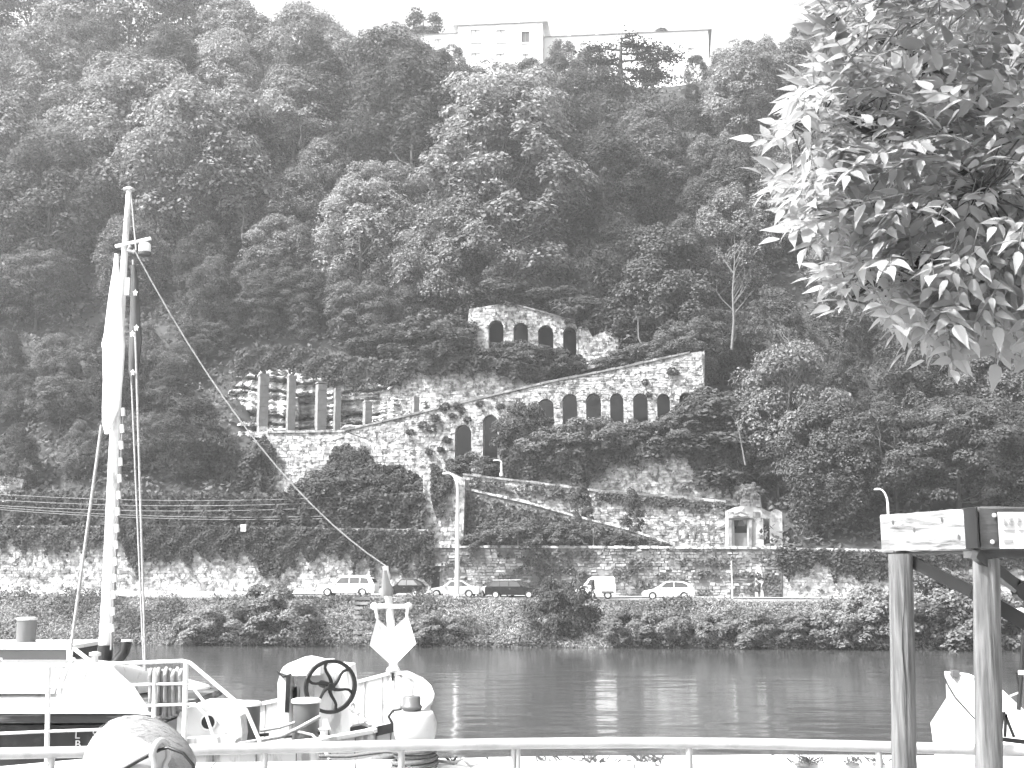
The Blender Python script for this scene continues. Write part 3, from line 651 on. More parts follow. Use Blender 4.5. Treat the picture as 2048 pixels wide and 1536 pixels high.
bare_tree(800, 560, 460, 38, 'thin pale trunk among the trees left of the pale tree', 6, 0, 0.12, 5)
bare_tree(485, 480, 395, 44, 'thin pale bare trunk right of the boat mast top', 7, 0.02, 0.12, 7)
bare_tree(600, 290, 215, 58, 'broken pale dead top high in the wood', 8, 0.04, 0.16, 7)
bare_tree(1765, 930, 850, 15.8, 'slim grey stem at far right behind the road wall', 9, -0.05, 0.09, 3)
p0 = FP(1276, 636, 30.5); p1 = FP(1277, 675, 30.5); p2 = FP(1294, 712, 30.5)
o = MB().tube([p0, p1, p2, p2 + Vector((0.05, 0, -0.6))], [0.06, 0.09, 0.1, 0.1], 6).build('dead_branch', PALEBARK); tag(o, 'bent pale dead branch right of the broken upper wall', 'branch')

# shrubs of the terraces and the bank
def shrub(key, px, ybase, ytop, t, label, tn, wide=1.0, group='shrubs of the terraces and the bank', name='shrub'):
    s, z0 = sz(px, ybase, t); z1 = sz(px, ytop, t)[1]
    return put_tree(key, fw(s, t, z0), z1 - z0, label, tn, group, name, wide, cat='shrub')
for a_ in [('s', 1000, 745, 690, 30.6, 'low dark bush under the first arches of the upper arcade', 0.055, 1.5), ('u', 1060, 752, 698, 30.4, 'low dark bush below the middle of the upper arcade', 0.055, 1.3), ('s', 1120, 758, 702, 30.2, 'low dark bush at the foot of the fourth upper arch', 0.05, 1.3),
    ('u', 900, 742, 690, 31, 'dark bush left of the upper arcade', 0.05, 1.5), ('s', 1230, 755, 705, 28, 'small bush below the broken wall end', 0.07, 1.2), ('u', 1300, 730, 690, 27.5, 'bush on the terrace above the arcade coping', 0.075, 1.4),
    ('s', 1045, 925, 815, 22.6, 'thick bush swallowing the third arch of the arcade', 0.055, 0.75), ('u', 1110, 935, 872, 22.2, 'spiky light bush before the fourth arch', 0.085, 1.3), ('u', 1190, 922, 850, 22.2, 'leafy bush before the middle arches', 0.075, 1.3), ('s', 1265, 915, 848, 22.2, 'leafy bush between the middle and right arches', 0.07, 1.2), ('u', 1340, 910, 846, 22.2, 'bush at the foot of the right-hand arches', 0.065, 1.3), ('s', 1400, 905, 800, 21.8, 'tall dark bush at the arcade right end', 0.05, 1.0),
    ('s', 705, 1000, 905, 19.0, 'dark ivy-clad bush against the bastion wall', 0.05, 0.8), ('u', 700, 1030, 950, 17.5, 'low dark bush below the bastion wall', 0.05, 1.5), ('s', 760, 1050, 955, 16.0, 'dark bush left of the stone pier', 0.048, 1.2), ('s', 620, 1060, 1005, 16.0, 'dark bush below the bastion left corner', 0.05, 1.3), ('u', 535, 1055, 1000, 16.5, 'dark bush beside the bastion edge', 0.05, 1.3),
    ('k', 1165, 1092, 975, 15.4, 'pointed dark bush climbing the terrace wall', 0.05, 0.55), ('k', 1265, 1092, 985, 15.4, 'dark climbing bush in the middle of the terrace wall', 0.055, 0.5), ('u', 1240, 1095, 1072, 13.6, 'low dark bush on the road wall top', 0.05, 1.4), ('u', 1030, 1100, 1050, 13.5, 'low grey bush on the overgrown ramp wall', 0.075, 1.6), ('s', 1130, 1100, 1050, 13.5, 'grey bush right of the ramp wall', 0.07, 1.4), ('u', 960, 1102, 1070, 13.4, 'small dark bush at the foot of the pier', 0.06, 1.3),
    ('s', 820, 735, 655, 33.5, 'dark bush at the top of the garden wall left end', 0.06, 1.2), ('u', 870, 735, 650, 34.0, 'dark bush between the garden wall and the upper arcade', 0.065, 1.3), ('s', 765, 740, 660, 33.2, 'dark bush hanging over the rock gallery right end', 0.055, 1.3), ('u', 1190, 668, 610, 35.5, 'dark bush behind the broken wall end', 0.055, 1.4), ('s', 1255, 700, 630, 34.5, 'tall dark bush right of the broken wall', 0.055, 1.2), ('u', 1100, 640, 590, 36.2, 'dark bush behind the upper arcade coping', 0.05, 1.8), ('u', 1010, 625, 575, 36.2, 'dark bush above the upper arcade left end', 0.055, 1.8), ('u', 950, 965, 918, 22.8, 'low bush at the foot of the first two arches', 0.06, 1.4), ('u', 1500, 1000, 972, 15.9, 'pale bush growing on the gatehouse roof', 0.13, 0.8),
    ('u', 1122, 1272, 1180, 2.2, 'tall dark bush on the bank before the white van', 0.05, 0.7), ('k', 1186, 1215, 1166, 4.4, 'thin young bush reaching across the white van', 0.05, 0.3), ('s', 525, 1270, 1175, 2.2, 'dark bush on the bank left of the white car', 0.096, 1.1), ('u', 560, 1285, 1200, 1.3, 'round grey bush at the water below the white car', 0.128, 1.0),
    ('u', 1330, 1285, 1230, 1.4, 'leafy bank bush below the white hatchback', 0.112, 1.2), ('s', 1420, 1290, 1232, 1.2, 'grey bank bush right of the white hatchback', 0.12, 1.2), ('u', 1510, 1292, 1230, 1.2, 'dark bank bush below the painted figure', 0.104, 1.2), ('s', 1600, 1294, 1226, 1.2, 'leafy bank bush in front of the ivy tongues', 0.112, 1.2), ('u', 1690, 1295, 1222, 1.2, 'grey bank bush left of the timber post', 0.12, 1.2), ('s', 1770, 1292, 1180, 1.6, 'tall bank bush behind the left timber post', 0.136, 1.1), ('s', 1870, 1290, 1150, 1.8, 'big leafy bank bush between the timber posts', 0.112, 1.0), ('u', 1960, 1298, 1200, 1.2, 'dark bank bush behind the right timber post', 0.096, 1.2), ('s', 2035, 1298, 1190, 1.3, 'pale bank bush at the right edge', 0.136, 1.1), ('s', 2120, 1298, 1180, 1.3, 'bank bush just past the right edge', 0.112, 1.1),
    ('u', 860, 1284, 1235, 1.0, 'low bank bush right of the bow ornament', 0.12, 1.2), ('s', 1250, 1288, 1225, 1.0, 'bank bush below the gap behind the van', 0.104, 1.2), ('u', 420, 1284, 1225, 1.2, 'low grey bush on the left bank', 0.136, 1.3)]:
    shrub(*a_)
# small tufts rooted in the arcade wall
TUFTX = [890, 905, 870, 935, 925, 845, 862, 893, 880, 860, 915, 960, 1000, 1290, 1298, 1345, 820, 900]
for i, (x, y) in enumerate([(890, 815), (905, 832), (870, 838), (935, 840), (925, 822), (845, 850), (862, 858), (893, 880), (880, 900), (860, 905), (915, 812), (960, 808), (1000, 815), (1290, 765), (1298, 790), (1345, 745), (820, 865), (900, 925)]):
    s, z = sz(x, y, 23.9); k = 0.5 + 0.35 * random.Random(i).random()
    rt = put_tree('s', fw(s, 23.85, z - 0.4 * k), 0.9 * k, f'small dark tuft in the arcade wall, {ORD[sorted(TUFTX).index(x)]} from the left', 0.06, 'tufts in the arcade wall', 'wall_tuft', 1.1, cat='plant')

# ivy curtains
def ivy(label, t, cols, n_, tn, seed, leaf=0.16, off=0.35, drip=1.0, holes=0.0):
    """cols: (px, ytop, ybot): leaf mass hanging on the wall plane t with ragged tongues"""
    rng = np.random.default_rng(seed); x0, x1 = cols[0][0], cols[-1][0]; X = rng.uniform(x0, x1, n_)
    top = np.interp(X, [c[0] for c in cols], [c[1] for c in cols]); bot = np.interp(X, [c[0] for c in cols], [c[2] for c in cols])
    ph = rng.uniform(0, 6.28, 6); k1, k2, k3 = [np.arange(x0 - 40, x1 + 40, w_) for w_ in (9, 26, 70)]; nz = .75 * np.interp(X, k1, rng.normal(0, 1, len(k1))) + .5 * np.interp(X, k2, rng.normal(0, 1, len(k2))) + .25 * np.interp(X, k3, rng.normal(0, 1, len(k3)))
    bot = bot + drip * nz * (bot - top) * 0.42; top = top + 1.5 * np.sin(X * .2 + ph[0])
    u = rng.uniform(0, 1, n_) ** 0.9; Y = top + (bot - top) * u
    fx, fy, fp = rng.normal(0, .05, 9), rng.normal(0, .09, 9), rng.uniform(0, 6.28, 9)
    field = sum(np.sin(X * a + Y * b2 + p) for a, b2, p in zip(fx, fy, fp)) / 9 ** .5
    keep = field > -2.2 + holes * 3.0; X, Y = X[keep], Y[keep]; n2 = len(X)
    bulge = 0.5 + 0.5 * np.sin(X * .13 + ph[3] + np.sin(Y * .07)) * np.sin(Y * .09 + ph[4])
    C = np.array([FP(x, y, t - 0.08 - off * (0.25 + bb) * r_) for x, y, bb, r_ in zip(X, Y, bulge, rng.uniform(0.2, 1, n2))])
    N = np.array(-BT)[None] * 0.9 + np.array([[0, 0, 0.5]]) + rng.normal(0, 0.5, (n2, 3)) + np.stack([np.cos(X * .13 + ph[3]) * .5, np.zeros(n2), np.cos(Y * .09 + ph[4]) * .4], -1)
    L_ = leaf * rng.uniform(.7, 1.3, n2); V, F = cards(C, N, L_, L_ * .75, rng)
    c0 = C.mean(0); c0[2] = C[:, 2].min(); o = link('ivy_curtain', np_mesh('ivy_curtain', V - c0, F, FOL)); o.location = c0
    tone(o, tn); return tag(o, label, 'ivy', 'ivy on the walls')
ivy('dense dark ivy curtain hanging in tongues over the left road wall', 12.2, [(235, 1048, 1098), (270, 1048, 1128), (330, 1050, 1122), (400, 1050, 1130), (470, 1052, 1120), (560, 1052, 1132), (640, 1056, 1122), (760, 1058, 1128), (868, 1062, 1138)], 13000, 0.05, 1, drip=0.7)
ivy('thin ivy fringe along the far left top of the road wall', 12.2, [(-150, 1050, 1075), (60, 1050, 1085), (120, 1050, 1110), (240, 1052, 1080)], 2600, 0.06, 2, drip=0.8)
ivy('dark ivy mass on the slope above the left road wall', 13.6, [(-150, 975, 1062), (200, 985, 1062), (500, 985, 1062), (850, 985, 1066)], 9000, 0.05, 3, off=0.8, drip=0.1, leaf=0.2)
ivy('dark ivy curtain hanging over the stone pier', 13.4, [(862, 928, 975), (875, 932, 1030), (890, 942, 1010), (905, 948, 985)], 1300, 0.055, 4, drip=0.5)
ivy('dark ivy cloak between the pier and the bastion', 15.6, [(740, 930, 1085), (800, 930, 1100), (850, 960, 1110)], 5000, 0.045, 5, off=0.7, drip=0.3, leaf=0.18)
ivy('dark ivy hanging below the long arcade over the bright wall', 19.8, [(1000, 900, 960), (1060, 890, 965), (1130, 895, 940), (1180, 895, 950), (1230, 895, 925), (1290, 892, 908), (1350, 892, 914), (1420, 890, 945), (1500, 900, 1000)], 11000, 0.05, 6, off=0.6, drip=0.75)
ivy('ivy swallowing the third arch of the long arcade', 23.8, [(1015, 812, 920), (1035, 800, 935), (1062, 815, 930)], 2200, 0.055, 7, drip=0.2)
ivy('ivy on the left flank of the bastion wall', 20.2, [(500, 900, 1000), (530, 868, 1010), (550, 900, 940)], 2400, 0.05, 8, drip=0.4)
ivy('ivy patch in the middle of the bastion wall', 20.2, [(650, 935, 990), (670, 890, 1010), (700, 885, 1020), (735, 930, 1010)], 2600, 0.05, 9, drip=0.3)
ivy('ivy fringe with long tongues on the right road wall', 12.2, [(1555, 1096, 1125), (1575, 1094, 1150), (1600, 1096, 1140), (1640, 1098, 1120), (1672, 1098, 1160), (1690, 1100, 1125), (1720, 1100, 1160), (1760, 1102, 1165), (1840, 1104, 1130), (1960, 1106, 1140), (2080, 1108, 1130), (2240, 1110, 1140)], 6500, 0.05, 10, drip=0.55)
ivy('patchy creeper across the weathered road wall', 12.2, [(880, 1100, 1185), (1100, 1100, 1180), (1300, 1098, 1185), (1560, 1100, 1190)], 3800, 0.075, 11, off=0.15, drip=0.2, holes=0.75)
ivy('creeper covering the overgrown ramp wall', 14.5, [(928, 985, 1098), (1060, 1015, 1100), (1200, 1050, 1100), (1330, 1085, 1100)], 4800, 0.075, 12, off=0.3, drip=0.1, holes=0.35)
ivy('thin creeper along the terrace wall top', 17.3, [(940, 955, 985), (1100, 970, 992), (1250, 988, 1002), (1450, 1004, 1022)], 1500, 0.065, 13, off=0.2, drip=0.7, holes=0.4)
ivy('dark greenery hanging over the rock gallery', 28.4, [(470, 700, 745), (560, 690, 742), (640, 700, 758), (720, 715, 775), (800, 720, 758), (850, 715, 748)], 5200, 0.06, 14, off=0.5, drip=0.4, leaf=0.2)
ivy('ragged greenery along the garden wall top', 28.4, [(840, 715, 742), (960, 710, 742), (1100, 735, 764)], 3200, 0.05, 15, off=0.8, drip=0.5, leaf=0.2)
ivy('small creeper on the bright left wall fragment', 20.0, [(380, 880, 1000), (440, 890, 1010), (520, 900, 1010)], 3600, 0.055, 16, off=0.8, drip=0.3, leaf=0.2)
fr = stone_wall('wall_fragment', 'bright broken wall fragment at the left edge among trees', 16.8, [(-40, 958), (20, 952), (48, 960), (40, 985), (30, 1005), (-40, 1010)], thick=0.8, seed=21)

# uncountable ground cover
def cover(name, label, ts, te, n_, leaf, tn, seed, hmax, x0=-220, x1=2280, slim=1.0, pxrange=None):
    rng = np.random.default_rng(seed); T_ = rng.uniform(ts, te, n_); smax = (94 + T_) * 0.52; S_ = rng.uniform(-1, 1, n_) * smax
    H_ = hmax * (0.5 + 0.5 * np.sin(S_ * .55 + T_ * .3 + np.sin(S_ * .21) * 2) * np.sin(T_ * .8 + S_ * .17)) * rng.uniform(0, 1, n_) ** 0.7
    if pxrange is not None:
        px = 1024 + S_ / (94 + T_) * FPX; k = pxrange(px, T_); S_, T_, H_ = S_[k], T_[k], H_[k]
    Z_ = hill(S_, T_) + H_ + 0.02; n2 = len(S_)
    C = np.stack([BO.x + BS.x * S_ + BT.x * T_, BO.y + BS.y * S_ + BT.y * T_, Z_], -1)
    N = np.array([[-BT.x * .5, -BT.y * .5, .7]]) + rng.normal(0, .5, (n2, 3)); L_ = leaf * rng.uniform(.6, 1.4, n2)
    V, F = cards(C, N, L_, L_ * rng.uniform(.35, .7, n2) * slim, rng); o = link(name, np_mesh(name, V, F, FOL)); tone(o, tn); return tag(o, label, 'plants', kind='stuff')
def bank_field(px, T_): return np.sin(px * .011 + T_ * .9) + np.sin(px * .027 - T_ * 1.7 + 1) + np.sin(px * .061 + T_ * .6 + 2) * .7
cover('bank_plants', 'rough mid-grey weeds covering the far river bank', 0.05, 4.7, 60000, 0.12, 0.13, 1, 0.8, pxrange=lambda px, T_: bank_field(px, T_) < 0.9)
cover('bank_grass', 'patches of pale dry grass on the far river bank', 0.05, 4.8, 60000, 0.15, 0.22, 5, 0.55, pxrange=lambda px, T_: bank_field(px, T_) > 0.35, slim=0.3)
cover('bank_brush', 'dark brushy growth in hollows of the far river bank', 0.05, 4.6, 60000, 0.11, 0.065, 6, 1.5, pxrange=lambda px, T_: bank_field(px, T_) < -0.7)
cover('bank_edge_plants', 'dark weeds trailing into the water along the far bank', -0.1, 1.0, 9000, 0.12, 0.07, 3, 0.5)
cover('undergrowth', 'dense undergrowth between the hillside trees', 12.9, 90, 90000, 0.30, 0.075, 2, 2.6, pxrange=lambda px, T_: ~((px > 400) & (px < 1480) & (T_ < 33)))
cover('terrace_undergrowth', 'weeds on the garden terraces', 12.9, 33, 9000, 0.2, 0.06, 4, 0.4, pxrange=lambda px, T_: (px > 400) & (px < 1480))

# ------------------------------------------------------------------ building on the hilltop
T0 = 94.0
bl = thing('hilltop_building', fw(pxs(1000, T0), T0, sz(1000, 190, T0)[1]), 'pale plastered long building with a taller hipped block on the hilltop', 'building')
def bbox(name, x0, x1, y0, y1, t, dep, m_, parent=bl):
    s0, z1 = sz(x0, y0, t); s1, z0 = sz(x1, y1, t); return MB().prism([(s0, z0), (s1, z0), (s1, z1), (s0, z1)], [], lambda p: fw(p[0], t, p[1]), lambda p: fw(p[0], t + dep, p[1])).build(name, m_, parent)
def wall_w(name, x0, x1, y0, y1, t, dep, wins):
    s0, z1 = sz(x0, y0, t); s1, z0 = sz(x1, y1, t); hs = []
    for (a, b2, c, d) in wins:
        p, q = sz(a, c, t), sz(b2, d, t); hs.append([(p[0], q[1]), (q[0], q[1]), (q[0], p[1]), (p[0], p[1])])
    MB().prism([(s0, z0), (s1, z0), (s1, z1), (s0, z1)], hs, lambda p: fw(p[0], t, p[1]), lambda p: fw(p[0], t + 0.4, p[1])).build('wall', PLASTER, bl)
    bbox('wall', x0 + .5, x1 - .5, y0 + .5, y1, t + 0.45, dep, PLASTER)
WN = [(941, 961, 59, 83), (992, 1011, 60, 83), (1043, 1059, 63, 85), (992, 1010, 107, 131), (1044, 1058, 108, 132), (942, 960, 106, 130)]
wall_w('tower', 916, 1086, 52, 215, T0, 11, WN)
WR = [(1107, 1122, 83, 103), (1160, 1175, 86, 106), (1215, 1230, 88, 108), (1270, 1285, 91, 111), (1325, 1340, 94, 114), (1375, 1389, 96, 116)]
wall_w('wing', 1087, 1420, 74, 215, T0 + 2.2, 10, [w_ for w_ in WR])
WLF = [(868, 884, 78, 96)]
wall_w('wing', 842, 915, 70, 215, T0 + 2.2, 10, WLF)
for i, (a, b2, c, d) in enumerate(WN + WR + WLF):
    t_ = T0 if i < 6 else T0 + 2.2
    dark = i in (2, 6)
    wnd = bbox('window', a - .3, b2 + .3, c - .3, d + .3, t_ + 0.2, 0.08, GREY if dark else mat('pale_shutter', 0.6, 0.7, 0.05, 2))
    bbox('window_sill', a - 1.5, b2 + 1.5, d, d + 1.6, t_ - 0.16, 0.155, PLASTER, wnd)
    bbox('window_mullion', (a + b2) / 2 - .5, (a + b2) / 2 + .5, c, d, t_ + 0.13, 0.05, MIDG, wnd)
def roof(x0, x1, ye, yr, t, dep, hip):
    s0, ze = sz(x0, ye, t); s1, _ = sz(x1, ye, t); zr = ze + (sz(x0, yr, t)[1] - ze); h = hip
    A = [fw(s0 - .3, t - .25, ze), fw(s1 + .3, t - .25, ze), fw(s1 + .6, t + dep + .7, ze), fw(s0 - .6, t + dep + .7, ze), fw(s0 + h, t + dep / 2, zr), fw(s1 - h, t + dep / 2, zr)]
    return MB().add(A, [(0, 1, 5, 4), (1, 2, 5), (2, 3, 4, 5), (3, 0, 4), (3, 2, 1, 0)]).build('roof', ROOFM, bl)
rf = roof(910, 1092, 52, 38, T0, 11.5, 6.0); roof(1092, 1420, 74, 62, T0 + 2.2, 10.5, 4); roof(836, 909, 70, 58, T0 + 2.2, 10.5, 2)
bbox('chimney', 1030, 1038, 36, 50, T0 + 5, 0.9, PLASTER, rf)
for x in (1135, 1190): bbox('chimney', x, x + 7, 60, 76, T0 + 6, 0.9, PLASTER, rf)

# ------------------------------------------------------------------ lamps, poles, wires on the far bank
def lamp(px, yb, yt, t, arm, label, r=0.10):
    s, z0 = sz(px, yb, t); z1 = sz(px, yt, t)[1]; b0 = fw(s, t, z0); H = z1 - z0
    rt = thing('street_lamp', b0, label, 'street lamp', 'street lamps of the far bank')
    MB().tube([b0, b0 + Vector((0, 0, H * .5)), b0 + Vector((0, 0, H * .86))], [r * 1.2, r, r * .75], 8).build('pole', WHITE2, rt)
    pts = [b0 + Vector((0, 0, H * .86))] + [b0 + Vector((0, 0, H * (.86 + .13 * math.sin(a)))) + BS * (arm * (1 - math.cos(a))) for a in (.4, .8, 1.2, 1.57)]
    MB().tube(pts, [r * .75, r * .65, r * .6, r * .55, r * .5], 7).build('arm', WHITE2, rt)
    e = pts[-1]; MB().tube([e - BS * arm * .2, e + BS * arm * .3, e + BS * arm * .7 + Vector((0, 0, -.03))], [r * .5, r * .75, r * .35], 7).build('lamp_head', WHITE2, rt)
    MB().lathe(b0 + Vector((0, 0, -.02)), [(r * 2.0, 0), (r * 2.0, .25), (r * 1.3, .4)], 10).build('base', STEEL, rt); return rt
lamp(914, 1198, 944, 5.6, -0.75, 'tall white curved street lamp among the parked cars', 0.16)
lamp(1785, 1208, 976, 5.6, -0.6, 'white curved street lamp showing above the timber beam', 0.13)
lamp(1003, 952, 920, 18.4, -0.45, 'small white lamp on the terrace wall left end', 0.09)
def pole(px, yb, yt, t, r, label, nm='post', m_=WHITE2):
    s, z0 = sz(px, yb, t); z1 = sz(px, yt, t)[1]; b0 = fw(s, t, z0); rt = thing(nm, b0, label, 'post')
    MB().tube([b0 - Vector((0, 0, .2)), b0 + Vector((0, 0, z1 - z0))], [r, r * .8], 8).build('pole', m_, rt); MB().lathe(b0 + Vector((0, 0, z1 - z0)), [(r, 0), (r * .7, r), (r * .1, r * 1.5)], 8).build('cap', m_, rt); return rt
pole(1465, 1202, 1124, 11.0, 0.06, 'thin white pole right of the white hatchback', 'thin_pole')
pole(1036, 1096, 1058, 13.3, 0.04, 'thin grey stake on the wall top above the black car', 'stake', MIDG)
pole(1134, 1096, 1056, 13.3, 0.04, 'thin grey stake on the wall top above the white van', 'stake', MIDG)
pole(1187, 1096, 1058, 13.3, 0.04, 'thin grey stake on the wall top right of the van', 'stake', MIDG)
bx = MB().box(FP(487, 1056, 12.0), (0.5, 0.25, 0.6), BA).build('wall_box', WHITE2); tag(bx, 'small white box showing through the ivy on the left road wall', 'box')
for i, (ya, yb) in enumerate([(978, 984), (990, 993), (1001, 1003), (1002, 1024), (1006, 1029)]):
    a = FP(-140, ya, 11.6); b2 = FP(850, yb, 13.5); pts = [a.lerp(b2, f / 12) - Vector((0, 0, 0.9 * 4 * (f / 12) * (1 - f / 12))) for f in range(13)]
    o = MB().tube(pts, 0.028, 4, cap=False).build('overhead_wire', MIDG)
    tag(o, f'thin overhead wire before the left slope, {["topmost", "second from the top", "middle one", "second from the bottom", "lowest"][i]} of five', 'wire', 'overhead wires')

# stone steps down the bank, pale stones at the water's edge
stp = thing('bank_steps', fw(pxs(726, 2.5), 2.5, 0), 'worn stone steps leading down the bank behind the bow post', 'steps')
for i in range(9):
    t_ = 0.5 + i * 0.47; s_ = pxs(726, t_); MB().box(fw(s_, t_, float(hill(s_, t_)) + 0.3), (1.3, 0.4, 0.2), BA).build('step', MORTARW, stp)
for i, (x, y, w_, lab) in enumerate([(1180, 1205, 0.9, 'pale kerb stone below the white van')]):
    t_ = -0.25 if y > 1250 else 4.5; p = FP(x, y, t_); rgn = random.Random(i); mb = MB(); n_ = 9; V = [p + Vector((0, 0, .06))]
    for rr, zz in ((.6, .05), (1, -.02), (.9, -.4)):
        V += [p + BS * (w_ * .5 * rr * math.cos(6.283 * k / n_) * rgn.uniform(.8, 1.15)) + BT * (.3 * rr * math.sin(6.283 * k / n_)) + Vector((0, 0, zz * rgn.uniform(.7, 1.2))) for k in range(n_)]
    F = [(0, 1 + k, 1 + (k + 1) % n_) for k in range(n_)] + [(1 + j * n_ + k, 1 + j * n_ + (k + 1) % n_, 1 + (j + 1) * n_ + (k + 1) % n_, 1 + (j + 1) * n_ + k) for j in range(2) for k in range(n_)]
    mb.add(V, F); tag(mb.build('bank_stone', STONE), lab, 'stone', 'stones of the far bank')

# ------------------------------------------------------------------ cars along the far road
def loft_body(prof, wd, y0=0.0, bev=0.07, top_in=0.0, zb=0.0, zt=1.0):
    """closed side profile (x, z) swept across the width with rounded shoulders; top_in narrows it upward"""
    n = len(prof); cx = sum(p[0] for p in prof) / n; cz = sum(p[1] for p in prof) / n; rings = []
    for y, k in ((-wd / 2, 0.955), (-wd / 2 + bev * .35, 0.985), (-wd / 2 + bev, 1.0), (wd / 2 - bev, 1.0), (wd / 2 - bev * .35, 0.985), (wd / 2, 0.955)):
        r = []
        for x, z in prof:
            X = cx + (x - cx) * (1 - (1 - k) * .5); Z = cz + (z - cz) * k; f = max(0, min(1, (Z - zb) / (zt - zb)))
            r.append((X, y * (1 - top_in * f), Z))
        rings.append(r)
    mb = MB(); V = [p for r in rings for p in r]; F = []
    for i in range(5):
        for j in range(n): F.append((i * n + j, i * n + (j + 1) % n, (i + 1) * n + (j + 1) % n, (i + 1) * n + j))
    tr = tessellate_polygon([[Vector((p[0], p[2], 0)) for p in rings[0]]])
    F += [tuple(t) for t in tr] + [tuple(5 * n + k for k in t) for t in tr]
    mb.add(V, F); return mb
def arc_cut(x, r, n=7): return [(x + r * math.cos(math.pi * (1 - k / n)), 0.30 + r * math.sin(math.pi * (1 - k / n))) for k in range(n + 1)]
def car(name, px0, px1, yb, t, label, paint, lower, upper, wheels, wr, wd, belt, panes, flip=False, rimm=RIM, extra=None, roofrail=False, dark_low=None, glass=GLASSD):
    """lower/upper: profiles in units of length L=1 along x (front at 0) and metres in z"""
    a, b2 = sz(px0, yb, t), sz(px1, yb, t); Lc = b2[0] - a[0]; z0 = (a[1] + b2[1]) / 2; z0 = float(hill((a[0] + b2[0]) / 2, t)) + 0.014
    rt = thing(name, fw((a[0] + b2[0]) / 2, t, z0), label, 'van' if 'van' in name else 'car', 'cars along the river road')
    def W(v): x = v[0] if not flip else Lc - v[0]; return fw(a[0] + x, t + v[1], z0 + v[2])
    def put(mb, nm, m_, par=rt):
        mb.v = [tuple(W(v)) for v in mb.v]; return mb.build(nm, m_, par)
    wx = [w_ * Lc for w_ in wheels]
    prof = [(lower[0][0] * Lc, lower[0][1])]
    bottom = [(0.02 * Lc, 0.27)] + arc_cut(wx[0], wr * 1.13) + arc_cut(wx[1], wr * 1.13) + [(0.985 * Lc, 0.27)]
    prof = bottom + [(x * Lc, z) for x, z in lower]
    body = put(loft_body(prof, wd), 'body', paint)
    ztop = max(z for _, z in upper)
    up = [(x * Lc, z) for x, z in upper]
    put(loft_body(up, wd * 0.97, bev=0.12, top_in=0.22, zb=belt, zt=ztop), 'cabin', paint)
    hw = wd * .97 / 2
    def side(p):
        f = max(0, min(1, (p[1] - belt) / (ztop - belt))); return hw * (1 - .22 * f) + 0.012
    for pn in panes:
        for sgn in (-1, 1):
            mb = MB(); q = [(x * Lc, z) for x, z in pn]; A = [(x, sgn * side((x, z)), z) for x, z in q]; B = [(x, sgn * (side((x, z)) - .05), z) for x, z in q]; k = len(q)
            mb.add(A + B, [tuple(range(k)), tuple(range(2 * k - 1, k - 1, -1))] + [(i, (i + 1) % k, k + (i + 1) % k, k + i) for i in range(k)]); put(mb, 'side_window', glass)
    (x1, z1), (x2, z2) = [(x * Lc, z) for x, z in upper[:2]]; mb = MB()     # windscreen
    def scr(xa, za, xb, zb_, nm, out):
        ya, yb_ = side((0, za)) - .14, side((0, zb_)) - .14; e = out * .015
        mb = MB(); mb.add([(xa + e, -ya, za + .015), (xa + e, ya, za + .015), (xb + e, yb_, zb_ + .015), (xb + e, -yb_, zb_ + .015), (xa - e, -ya, za - .02), (xa - e, ya, za - .02), (xb - e, yb_, zb_ - .02), (xb - e, -yb_, zb_ - .02)],
            [(0, 1, 2, 3), (7, 6, 5, 4), (0, 4, 5, 1), (1, 5, 6, 2), (2, 6, 7, 3), (3, 7, 4, 0)]); put(mb, nm, glass)
    lerp = lambda p, q, f: (p[0] + (q[0] - p[0]) * f, p[1] + (q[1] - p[1]) * f)
    pa, pb = (x1, z1), (x2, z2); c0, c1 = lerp(pa, pb, .12), lerp(pa, pb, .92); scr(*c0, *c1, 'windscreen', -1)
    pa, pb = [(x * Lc, z) for x, z in upper[-1:-3:-1]]; c0, c1 = lerp(pa, pb, .2), lerp(pa, pb, .9); scr(*c0, *c1, 'rear_window', 1)
    for x in wx:
        for sgn in (-1, 1):
            M_ = Matrix.Rotation(math.pi / 2, 3, 'X'); mb = MB(); mb.lathe((x, sgn * (wd / 2 - .12), wr), [(wr * .6, -.1), (wr * .92, -.1), (wr, -.07), (wr, .07), (wr * .92, .1), (wr * .6, .1)], 18, M_); tyr = put(mb, 'wheel', TYRE)
            mb = MB(); mb.lathe((x, sgn * (wd / 2 - .10), wr), [(wr * .62, -.09), (wr * .66, -.02), (wr * .66, .02), (wr * .62, .09)], 14, M_); put(mb, 'rim', rimm, tyr)
    for sgn in (-1, 1):
        mb = MB(); mb.box((lower[-2][0] * Lc + .18, sgn * (wd / 2 - .22), lower[-2][1] - .13), (.22, .36, .12)); put(mb, 'headlight', WHITE2)
        mb = MB(); mb.box((Lc - .06, sgn * (wd / 2 - .14), belt - .18), (.09, .2, .22)); put(mb, 'tail_light', GREY)
        mb = MB(); mb.box((upper[0][0] * Lc + .28, sgn * (wd / 2 + .05), belt + .05), (.14, .16, .13)); put(mb, 'wing_mirror', paint)
        mb = MB(); mb.box((.54 * Lc, sgn * (wd / 2 + .004), belt - .16), (.16, .03, .035)); put(mb, 'door_handle', GREY)
    mb = MB(); mb.box((.03 * Lc - .01, 0, .42), (.1, wd * .8, .16)); put(mb, 'bumper_grille', BLACK)
    if dark_low: mb = MB(); mb.box((.5 * Lc, 0, .30), (Lc * .42, wd * .99, .14)); put(mb, 'sill', dark_low)
    if roofrail:
        for sgn in (-1, 1): mb = MB(); mb.tube([(.36 * Lc, sgn * hw * .74, ztop + .04), (.86 * Lc, sgn * hw * .74, ztop + .03)], .025, 5); put(mb, 'roof_rail', STEEL)
    if extra: extra(put, Lc, wd)
    return rt
